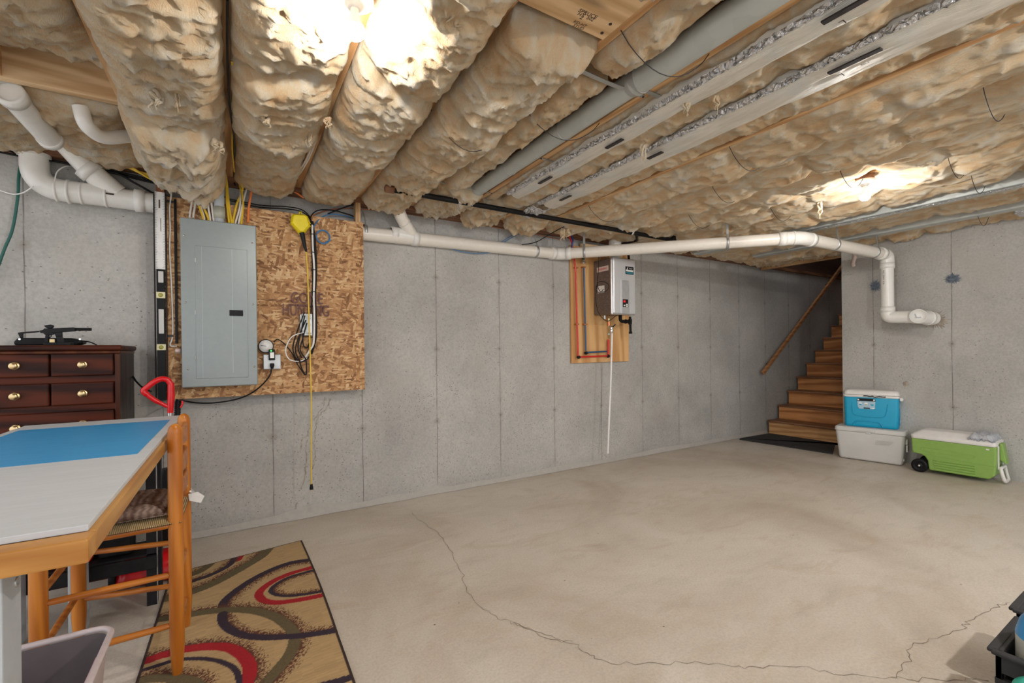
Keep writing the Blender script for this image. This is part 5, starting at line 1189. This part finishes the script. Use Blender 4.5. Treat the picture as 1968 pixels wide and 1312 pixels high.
MB().box(gp(77,0).x, gp(130,0).x, GY-.01, GY+.045, ztop, ztop+.016).build('stand', M['blackm'], o, .003)
o = root('black_case', (gp(95,650,3.36).x, 3.36, ztop), 'low black plastic case lying on the dresser behind the toy rifle', 'case')
a = gp(28, 650, 3.33); b = gp(160, 650, 3.33)
mb = MB(); z1_ = wl(90, 649, 3.33).z
mb.prism([(a.x+.0, ztop+.001),(b.x-.03, ztop+.001),(b.x, ztop+.015),(b.x-.01, z1_-.012),(b.x-.05, z1_),(a.x+.01, z1_),(a.x-.006, ztop+.02)], (0, 3.33, 0), EX, EZ, -.09) ; mb.build('case_body', M['black'], o, .008, 3)
for u in (38, 154): p = gp(u, 651.5, 3.328); MB().cyl(p, p-EY*.004, .005, 12).build('latch', M['steel'], o)
p = gp(101, 655, 3.325); MB().box(p.x-.010, p.x+.010, 3.318, 3.329, p.z-.009, p.z+.009).build('sticker', M['brass'], o)
cable([gp(158,656,3.33), gp(168,656,3.33), gp(178,659,3.30), gp(186,663,3.27)], .0035, 'black', 'black_cable', 'short black cord trailing from the black case across the dresser top')
cable([wl(232,720,3.40), wl(253,722,3.50), wl(262,733,3.45), wl(275,745,3.35), wl(290,752,3.2)], .005, 'black', 'black_cable', 'black cord running from behind the dresser side towards the vacuum')

# ================================================================== table
TX0, TX1, TY0, TY1, TZ = -.80, -.218, 1.055, 2.835, .862
o = root('work_table', ((TX0+TX1)/2, 1.9, 0), 'low table with wood rails and a white board top with a blue painted field', 'table')
mb = MB()
for (x0_, x1_, y0_, y1_) in ((TX1-.05, TX1, TY0+.05, TY1), (TX0, TX0+.05, TY0+.05, TY1), (TX0, TX1, TY0, TY0+.05), (TX0+.05, TX1-.05, TY1-.05, TY1)):
    MB().box(x0_, x1_, y0_, y1_, TZ-.042, TZ).build('rail', M['tablew'] if x1_-x0_ > .2 else wood('table_rail_long', (.36,.155,.030), (.50,.26,.068), 'y', 1.0, .4, 8, False) if x1_ == TX1 else M['tablew'], o, .004, 2)
MB().box(TX0+.05, TX1-.05, TY0+.05, TY1-.05, TZ-.030, TZ-.004).build('underlay', M['tablew'], o)
MB().box(TX0+.012, TX1-.010, TY0+.048, TY1-.012, TZ, TZ+.012).build('board_top', M['tboard'], o, .0015)
a = fl(325.4, 806.7, TZ+.012); b = fl(39.5, 826, TZ+.012); c_ = fl(266.8, 871.8, TZ+.012)
MB().box(b.x, -.258, c_.y, a.y, TZ+.0121, TZ+.0128).build('blue_field', M['tblue'], o)
for (lx_, ly_) in ((-.406, 1.105), (-.604, 2.60), (TX0+.02, 1.105), (TX0, 2.60)):
    lg = MB().box(lx_, lx_+(.068 if ly_ < 2 else .05), ly_, ly_+.082, 0, TZ-.042).build('leg', M['grey'], o, .003)
    if ly_ < 2 and lx_ > -.5:
        p = on(33, 1118, 0, lx_+.069); MB().lathe((lx_+.068, p.y, p.z), EX, [(.009,0),(.009,.002),(.005,.0025),(.004,-.002),(0,-.002)], 16).build('bolt', M['galv'], lg)
# ================================================================== chair
BX, FX = -.189, -.548
o = root('ladderback_chair', (-.37, 2.26, 0), 'orange-brown ladderback chair with rush seat pulled up to the table', 'chair')
def post(x, y, h, r, nm):
    MB().tube([(x,y,.004),(x,y,.03),(x,y,.12),(x,y,h*.6),(x,y,h-.035),(x,y,h-.022),(x,y,h-.010),(x,y,h-.002),(x,y,h)], [r*.62,r*.75,r,r,r*.98,r*.93,r*.72,r*.35,.001], 20).build(nm, M['chairw'], o)
yn, yf, yn2, yf2 = 2.078, 2.418, 2.060, 2.50
post(BX, yn, .925, .0235, 'leg'); post(BX, yf, .925, .0235, 'leg')
post(FX, yn2, .575, .0235, 'leg'); post(FX, yf2, .575, .0235, 'leg')
def rung(a, b, nm='rung', r=.0105):
    a, b = Vector(a), Vector(b); MB().tube([a, a.lerp(b,.1), a.lerp(b,.5), a.lerp(b,.9), b], [r*.75, r, r*1.1, r, r*.75], 12).build(nm, M['chairwx'], o)
for z in (.189, .374): rung((BX, yn, z), (FX, yn2, z)); rung((BX, yf, z), (FX, yf2, z))
for z in (.215, .40): rung((FX, yn2, z), (FX, yf2, z))
for z in (.135, .345): rung((BX, yn, z), (BX, yf, z))
rung((BX, yn, .556), (FX, yn2, .556), 'seat_rail', .013); rung((BX, yf, .556), (FX, yf2, .556), 'seat_rail', .013)
mb = MB(); K = 14; vs = []
for j in range(K+1):
    for i in range(K+1):
        s_, t = i/K, j/K; x = BX+.018+(FX-.015-BX-.018)*s_; ya = yn-.022+(yn2-.028-yn+.022)*s_; yb_ = yf+.022+(yf2+.028-yf-.022)*s_
        e = 1-max(abs(2*s_-1), abs(2*t-1))**6; vs.append((x, ya+(yb_-ya)*t, .566+.022*e-.006*math.sin(math.pi*s_)*math.sin(math.pi*t)))
nb = len(vs); vs += [(p[0], p[1], 1.132-p[2]-.002) for p in vs]
fs = [(j*(K+1)+i, (j+1)*(K+1)+i, (j+1)*(K+1)+i+1, j*(K+1)+i+1) for j in range(K) for i in range(K)]; fs += [tuple(nb+q for q in f)[::-1] for f in fs]
mb.add(vs, fs, True).build('rush_seat', M['rush'], o)
for zc_, hh in ((.865, .034), (.765, .034), (.68, .03)):
    pts = []; mb = MB(); vs = []
    for i in range(11):
        t = i/10; y = yn+(yf-yn)*t; x = BX+.018*math.sin(math.pi*t); h2 = hh*(.75+.25*math.sin(math.pi*t))
        vs += [(x-.006, y, zc_-hh), (x+.006, y, zc_-hh), (x+.006, y, zc_+h2), (x-.006, y, zc_+h2)]
    mb.add(vs, [(4*i+a, 4*i+(a+1) % 4, 4*i+4+(a+1) % 4, 4*i+4+a) for i in range(10) for a in range(4)]+[(0,3,2,1),(40,41,42,43)]).build('back_slat', M['chairwx'], o, .004)
# cushion and its tie
mb = MB(); vs = []; K = 18
for j in range(K+1):
    for i in range(K+1):
        s_, t = i/K, j/K; x = BX-.03+(FX+.01-BX+.03)*s_; ya = yn+.0-.012*s_; yb_ = yf+.01+.05*s_
        r_ = max(abs(2*s_-1), abs(2*t-1)); e = 1-r_**5; tuftd = .012*sum(math.exp(-(((s_-a)/.07)**2+((t-b)/.07)**2)) for a, b in ((.3,.3),(.3,.7),(.7,.3),(.7,.7)))
        vs.append((x, ya+(yb_-ya)*t, .596+.034*e-tuftd+.004*noise.noise(Vector((x*18, t*6, 2)))))
nb = len(vs); vs += [(p[0], p[1], .594) for p in vs]
fs = [(j*(K+1)+i, (j+1)*(K+1)+i, (j+1)*(K+1)+i+1, j*(K+1)+i+1) for j in range(K) for i in range(K)]; fs += [tuple(nb+q for q in f)[::-1] for f in fs]
edge = [j*(K+1) for j in range(K+1)]+[K*(K+1)+i for i in range(1,K+1)]+[(K+1)*j+K for j in range(K-1,-1,-1)]+[i for i in range(K-1,0,-1)]
fs += [(edge[i], edge[(i+1) % len(edge)], nb+edge[(i+1) % len(edge)], nb+edge[i]) for i in range(len(edge))]
cu = root('seat_cushion', (-.37, 2.26, .59), 'brown patterned seat cushion lying on the rush seat', 'cushion')
mb.add(vs, fs, True).build('pad', M['cush'], cu)
MB().tube(spline([(p[0], p[1], .598) for p in (vs[edge[0]], vs[edge[6]], vs[edge[12]], vs[edge[18]])], 4), .004, 8).build('piping', M['cush'], cu)
p = on(374, 950, 0, BX+.02)
MB().tube(spline([(BX-.02, yf-.02, .61), (BX+.01, yf-.02, .615), p+Vector((0,0,.005)), on(366,944,0,BX+.03)], 5), .004, 8).build('tie', M['white'], cu)
q = [on(u, v, 1, yf-.035) for u, v in ((362,949),(380,945),(393,953),(386,966),(364,962))]
MB().add(q+[x+EY*.004 for x in q], [(0,1,2,3,4),(9,8,7,6,5)]+[(i, 5+i, 5+(i+1) % 5, (i+1) % 5) for i in range(5)]).build('care_tag', M['white'], cu)
# ================================================================== rug (pattern computed in floor coordinates from its woven curves)
RX0, RX1, RY0, RY1 = -.325, .40, 1.15, 3.16
def redge(y):   # gentle wave of the right and left edges
    xr_ = .352+.012*math.sin((3.1-y)*2.2)+.016*max(0, (2.0-y))
    return xr_
def ledge(y): return -.318+.012*(y-1.68)
res = .0042
gx = np.arange(0, int((RX1-RX0)/res)+1); ny_ = int((RY1-RY0)/res)
NXR = 170; NYR = 470
U_, V_ = np.meshgrid(np.linspace(0, 1, NXR), np.linspace(0, 1, NYR))
yfar_r, yfar_l = 3.132, 3.035
Yc = RY0 + (yfar_l+(yfar_r-yfar_l)*U_-RY0)*V_
Lx = -.318+.012*(Yc-1.68); Rx_ = .352+.012*np.sin((3.1-Yc)*2.2)+.016*np.maximum(0, 2.0-Yc)
Xc = Lx+(Rx_-Lx)*U_
rs = np.random.RandomState(3)
def fz3(p): q = fl(240+p[0]/4.1, 1000+p[1]/4.1); return (q.x, q.y)
tan = np.array([.44,.30,.145]); pal = {'o': (.115,.088,.040), 'p': (.030,.017,.030), 'r': (.34,.005,.012), 't': (.50,.345,.165), 'b': (.105,.035,.018)}
streak = np.repeat(rs.rand(NYR, NXR//10+1), 10, axis=1)[:, :NXR]
colr = np.ones((NYR, NXR, 3))*tan*(.86+.26*streak[..., None])
grain = rs.rand(NYR, NXR)
def band(pts, hw, c, fz=0, fw=.06, closed=False):
    P = [Vector((*fz3(p), 0)) for p in pts]; Q = spline(P, 8); Q = [(q.x, q.y) for q in Q]
    best = np.full(Xc.shape, 9.0); side = np.zeros(Xc.shape)
    for (ax, ay), (bx, by) in zip(Q[:-1], Q[1:]):
        dx_, dy_ = bx-ax, by-ay; l2 = dx_*dx_+dy_*dy_+1e-12
        t = np.clip(((Xc-ax)*dx_+(Yc-ay)*dy_)/l2, 0, 1); ex_, ey_ = Xc-(ax+t*dx_), Yc-(ay+t*dy_)
        d = np.hypot(ex_, ey_); mk = d < best; best[mk] = d[mk]; side[mk] = (dx_*ey_-dy_*ex_)[mk]
    if fz:
        dd = best-hw; msk = (np.sign(side) == fz) & (dd > -.002) & (dd < fw) & (grain > (np.maximum(dd, 0)/fw)**.8)
        colr[msk] = pal['b']
    msk = best < hw; colr[msk] = np.array(pal[c])*(.85+.3*grain[msk][:, None])
band([(420,470),(560,425),(640,380),(710,318),(740,290)], .022, 'o', 1, .035)
band([(480,510),(560,480),(650,450),(760,400),(840,345),(880,275)], .016, 'p', 1, .04)
band([(900,320),(920,290),(940,262)], .012, 'r', 1, .03)
band([(240,640),(400,615),(540,570),(700,505),(850,425),(980,350),(1080,285),(1150,205)], .030, 'o', 1, .05)
band([(1500,310),(1445,320),(1300,345),(1150,400),(1000,478),(880,560),(790,640),(765,700)], .020, 'p', 1, .05)
band([(1520,372),(1475,380),(1300,430),(1150,500),(1060,580),(1090,640),(1200,658),(1350,640),(1500,612),(1640,580)], .020, 'r')
band([(1560,385),(1480,403),(1300,455),(1190,515),(1150,565),(1200,598),(1300,605),(1450,588),(1600,560)], .011, 'p', 1, .045)
band([(770,745),(775,820),(850,885),(960,922),(1100,935),(1250,930),(1400,918),(1550,898),(1760,862)], .019, 'p', 1, .04)
band([(230,800),(400,770),(500,757),(620,735),(750,720),(900,715),(1050,730),(1180,770),(1270,830),(1330,900),(1335,980),(1290,1080),(1210,1180),(1120,1279),(1000,1400)], .024, 'o', 1, .05)
band([(770,745),(775,820),(850,885),(960,922),(1100,935),(1250,930),(1400,918),(1550,898),(1760,862)], .019, 'p')
band([(60,1150),(150,1125),(300,1075),(470,1030),(640,1008),(800,1012),(900,1055),(970,1130),(985,1210),(960,1290),(900,1400)], .024, 'r', 1, .05)
band([(60,1215),(140,1195),(250,1160),(360,1125),(480,1105),(650,1105),(780,1135),(870,1190),(900,1279),(880,1380)], .011, 'p')
band([(60,1300),(200,1262),(420,1260),(560,1300),(600,1380)], .022, 'o', 1, .05)
band([(380,1300),(500,1340),(500,1400)], .03, 'o')
band([(1500,1330),(1690,1280),(1800,1245),(1900,1230)], .018, 'p')
bd = (U_ < .014) | (U_ > .986) | (V_ > .996); colr[bd] = (.035,.018,.014)
vs = np.stack([Xc, Yc, np.full(Xc.shape, .0075)], -1).reshape(-1, 3)
vs[:, 2] += .0012*(grain.reshape(-1)-.5)
idx = np.arange(NXR*NYR).reshape(NYR, NXR)
fs = np.stack([idx[:-1,:-1], idx[:-1,1:], idx[1:,1:], idx[1:,:-1]], -1).reshape(-1, 4).tolist()
mb = MB(); mb.add([tuple(p) for p in vs], fs, True)
eb = [int(q) for q in list(idx[0])+list(idx[1:,-1])+list(idx[-1,-2::-1])+list(idx[-2:0:-1,0])]; nb = len(mb.v)
mb.add([(mb.v[q].x, mb.v[q].y, .0005) for q in eb], [])
for i in range(len(eb)): j = (i+1) % len(eb); mb.f.append([eb[i], nb+i, nb+j, eb[j]]); mb.sm.append(False); mb.mi.append(0)
n = N('rug_pile'); at = n.t.nodes.new('ShaderNodeAttribute'); at.attribute_name = 'weave'; n.bump(n.noise(220, 3, .7), .5, .003)
rm = n.fin(at.outputs['Color'], .95)
rug = mb.build('area_rug', rm); tag(rug, 'tan rug with olive, purple and red swirling arcs on the concrete floor', 'rug')
ca = rug.data.attributes.new('weave', 'FLOAT_COLOR', 'POINT'); cc_ = np.ones((len(mb.v), 4), dtype=np.float32); cc_[:, :3] = (.035,.018,.014); cc_[:NXR*NYR, :3] = colr.reshape(-1, 3); ca.data.foreach_set('color', cc_.ravel())

# ================================================================== vacuum, steel frame, bin
VY = 3.08
o = root('upright_vacuum', (-.33, VY, 0), 'red and black upright vacuum with looped red handle behind the table', 'vacuum cleaner')
vp = lambda u, v, y=VY: wl(u, v, y)
loop = [vp(328,738), vp(322,730), vp(310,728), vp(296,734), vp(283,744), vp(276,751), vp(284,759), vp(298,769), vp(312,776), vp(322,781)]
MB().tube(spline(loop, 5), [.0145]*30+[.012]*8+[.010]*8, 14).build('handle', M['red'], o)
MB().tube([vp(328.5,735), vp(329,760), vp(327,793)], [.015,.017,.014], 16).build('handle_grip', M['red'], o)
MB().cyl(vp(327,792), Vector((vp(327,800).x, VY, .42)), .010, 14).build('tube', M['steel'], o)
hp = [vp(345,768, VY+.03), vp(342,775,VY+.03), vp(341,800,VY+.03), vp(340,860,VY+.03), vp(338,930,VY+.03), vp(336,1000,VY+.03)]
H_ = spline(hp, 14); MB().tube(H_, [.016 if i % 2 else .0125 for i in range(len(H_))], 14).build('hose', M['black'], o)
MB().tube([vp(350,770,VY), vp(351,776,VY), vp(347,783,VY)], .005, 8).build('hose_clip', M['red'], o)
bx_ = vp(322, 1000).x
MB().tube([(bx_, VY+.02, .16), (bx_, VY+.02, .24), (bx_, VY+.02, .48), (bx_, VY+.02, .56)], [.055,.075,.07,.03], 20).build('canister', M['black'], o)
MB().tube([(bx_, VY+.02, .30), (bx_, VY+.02, .31)], .076, 24).build('chrome_band', M['steel'], o)
mb = rbox(MB(), Vector((bx_-.07, VY-.03, 0)), EX, EY, .30, .22, .24, .17, .015, .135, .05, rings=[(0,.01),(.1,0),(.6,.0),(.85,.02),(1,.05)]); mb.build('floor_head', M['red'], o)
for s in (-1, 1): MB().lathe((bx_-.07+s*.148, VY-.07, .06), EX*s, [(0,-.02),(.058,-.02),(.06,-.014),(.06,.004),(.05,.008),(0,.008)], 24).build('wheel', M['black'], o)
o = root('steel_stand', (-.5, 2.86, 0), 'black steel stand with a flat shelf under the far end of the table', 'stand')
sxr = fl(303, 1160).x; sy0 = fl(292, 1163).y
def sb(n_, *a): return MB().box(*a).build(n_, M['blackm'], o, .002)
sb('leg', sxr-.040, sxr, sy0, sy0+.04, 0, .66); sb('leg', sxr-.60, sxr-.56, sy0, sy0+.04, 0, .66); sb('leg', sxr-.040, sxr, sy0+.16, sy0+.20, 0, .66); sb('leg', sxr-.60, sxr-.56, sy0+.16, sy0+.20, 0, .66)
B('leg_edge', sxr-.001, sxr+.002, sy0-.001, sy0+.004, 0, .66, M['galv'], o)
sb('side_rail', sxr-.60, sxr, sy0-.012, sy0+.002, .175, .235); sb('shelf', sxr-.60, sxr, sy0, sy0+.20, .235, .245); sb('side_rail', sxr-.60, sxr, sy0+.20, sy0+.21, .175, .235)
sb('top_plate', sxr-.62, sxr+.0, sy0-.01, sy0+.21, .655, .67); sb('cross_rail', sxr-.60, sxr, sy0+.17, sy0+.19, .40, .46)
for i, (x_, y_, w_, h_, mt, lb) in enumerate(((-.40, .06, .16, .055, 'red', 'red plastic box on the shelf of the black steel stand'), (-.22, .10, .12, .09, 'blackm', 'black box on the shelf of the steel stand, right of the red one'), (-.56, .08, .12, .12, 'black', 'black box on the shelf of the steel stand, left of the red one'))):
    ob = MB().box(sxr+x_, sxr+x_+w_, sy0+y_*.4, sy0+y_*.4+.12, .246, .246+h_).build('storage_box', M[mt], bevel=.012, seg=3); tag(ob, lb, 'box')
# bin
c = Vector((-.475, 1.60, 0)); o = root('waste_bin', c, 'open rectangular waste bin with pale rim and dark inside under the table', 'waste bin')
W_, D_, Hb = .315, .42, .362
def shell(w0, d0, w1, d1, z0, z1, r): 
    mb = rbox(MB(), c, EX, EY, w0, d0, w1, d1, z0, z1, r, rings=[(0,0),(1,0)]); return mb
ob_ = shell(W_-.07, D_-.08, W_-.012, D_-.012, .0, Hb-.01, .045); ob_.f.pop(1); ob_.sm.pop(1); ob_.mi.pop(1); ob_.build('outer_wall', M['binw'], o)
ib = shell(W_-.076, D_-.086, W_-.018, D_-.018, .006, Hb-.006, .043); ib.f.pop(1); ib.sm.pop(1); ib.mi.pop(1); ib.build('inner_wall', M['binin'], o)
rim = []
for (sx, sy_, a0) in ((1,1,0), (-1,1,90), (-1,-1,180), (1,-1,270)):
    for k in range(8): a = math.radians(a0+90*k/7); r = .05; rim.append(c+EX*(sx*(W_/2-r)+r*math.cos(a))+EY*(sy_*(D_/2-r)+r*math.sin(a))+EZ*Hb)
MB().tube(rim, .0085, 10, closed=True).build('rim', M['binw'], o)
MB().obox(c+Vector((W_/2-.020, .05, Hb-.10)), EY, EZ, EX, .06, .07, .004).build('side_panel', plain('bin_pink_print', (.50,.26,.29), .5, 0, .25, 25), o, .006)
# ================================================================== crates bottom right
def crate(x0, x1, y0, y1, z0, h, lab):
    o = root('plastic_crate', ((x0+x1)/2, (y0+y1)/2, z0), lab, 'crate', None)
    t = .014
    for (a, b, c_, d) in ((x0, x0+t, y0, y1), (x1-t, x1, y0, y1), (x0, x1, y0, y0+t), (x0, x1, y1-t, y1)):
        mb = MB(); horiz = (b-a) > .05
        mb.box(a, b, c_, d, z0+h-.06, z0+h)
        nsl = 9
        for i in range(nsl): 
            z = z0+.012+i*(h-.085)/nsl; e = .004
            mb.box(a-(0 if horiz else e*.5), b+(0 if horiz else e*.5), c_-(e*.5 if horiz else 0), d+(e*.5 if horiz else 0), z, z+.018)
        L_ = (x1-x0) if horiz else (y1-y0)
        for i in range(5):
            q = i/4*(L_-t)
            if horiz: mb.box(a+q, a+q+t, c_, d, z0, z0+h-.02)
            else: mb.box(a, b, c_+q, c_+q+t, z0, z0+h-.02)
        sd_ = mb.build('side_wall', M['crate'], o, .0015)
    MB().box(x0, x1, y0, y1, z0, z0+.012).build('base', M['crate'], o)
    rr = [Vector((x0-.006, y0-.006, z0+h-.002)), Vector((x1+.006, y0-.006, z0+h-.002)), Vector((x1+.006, y1+.006, z0+h-.002)), Vector((x0-.006, y1+.006, z0+h-.002))]
    for i in range(4): MB().bar(rr[i], rr[(i+1) % 4], .022, .012).build('rim', M['crate'], o, .004)
    return o
crate(1.888, 2.172, .11, .405, 0, .29, 'black slatted plastic crate at the bottom right corner')
crate(2.215, 2.52, .11, .425, 0, .30, 'second dark crate just behind the slatted one at the right edge')
o = root('paint_jug', (2.05, .30, .014), 'pale grey round jug with a blue label standing in the black crate', 'jug')
MB().lathe((1.990, .285, .014), EZ, [(0,0),(.088,0),(.098,.012),(.098,.32),(.088,.360),(.068,.392),(.038,.412),(.018,.416),(0,.416)], 36).build('jug_body', M['jug'], o)
MB().lathe((1.990, .285, .014), EZ, [(.0985,.320),(.0888,.3605),(.0688,.3930),(.050,.4075)], 36).build('jug_label', M['jugb'], o)
o = MB().lathe((1.752, .236, .0), EZ, [(0,.0),(.095,0),(.105,.02),(.112,.27),(.108,.292),(.09,.302),(0,.304)], 40).build('teal_tub', M['teal']); tag(o, 'rounded teal plastic tub at the very bottom right corner before the black crate', 'tub')
o = root('key_pendant', fl(866, 66, 2.19), 'small silver cap hanging on a looped wire from the batt at top centre', 'pendant')
a = fl(862, 48, 2.2); b = fl(866, 73, 2.19)
MB().tube(spline([a, a.lerp(b,.5)+EX*.006, b], 5), .0025, 6).tube(spline([a+EX*.01, a.lerp(b,.5)+EX*.014, b+EX*.003], 5), .0025, 6).build('wire_loop', M['white'], o)
MB().lathe(b+EZ*.006, -EZ, [(.004,0),(.012,.003),(.013,.009),(.006,.013),(0,.013)], 16).build('cap', M['steel'], o)
cable([fl(437,0,2.27), fl(437,100,2.27), fl(441,200,2.27), fl(452,290,2.28), wl(444,330,3.44), wl(452,356,3.45)], .004, 'black', 'joist_cable', 'thin black cable stapled along the joist above the breaker panel')
cable([fl(446,120,2.275), fl(449,210,2.275), fl(446,280,2.28), fl(450,330,2.28)], .004, 'yellowc', 'joist_cable', 'yellow cable along the joist above the breaker panel')
for q in range(2): cable([fl(655-q*5,110,2.295), fl(622-q*4,215,2.295), fl(600-q*4,290,2.295), fl(582-q*5,325,2.295), wl(560-q*8,356,3.46)], .0042, 'whitec', 'joist_cable', 'pale cable running from the big bare bulb along the joist, %s one' % ('right' if q == 0 else 'left'), group='pale cables from the bulb')
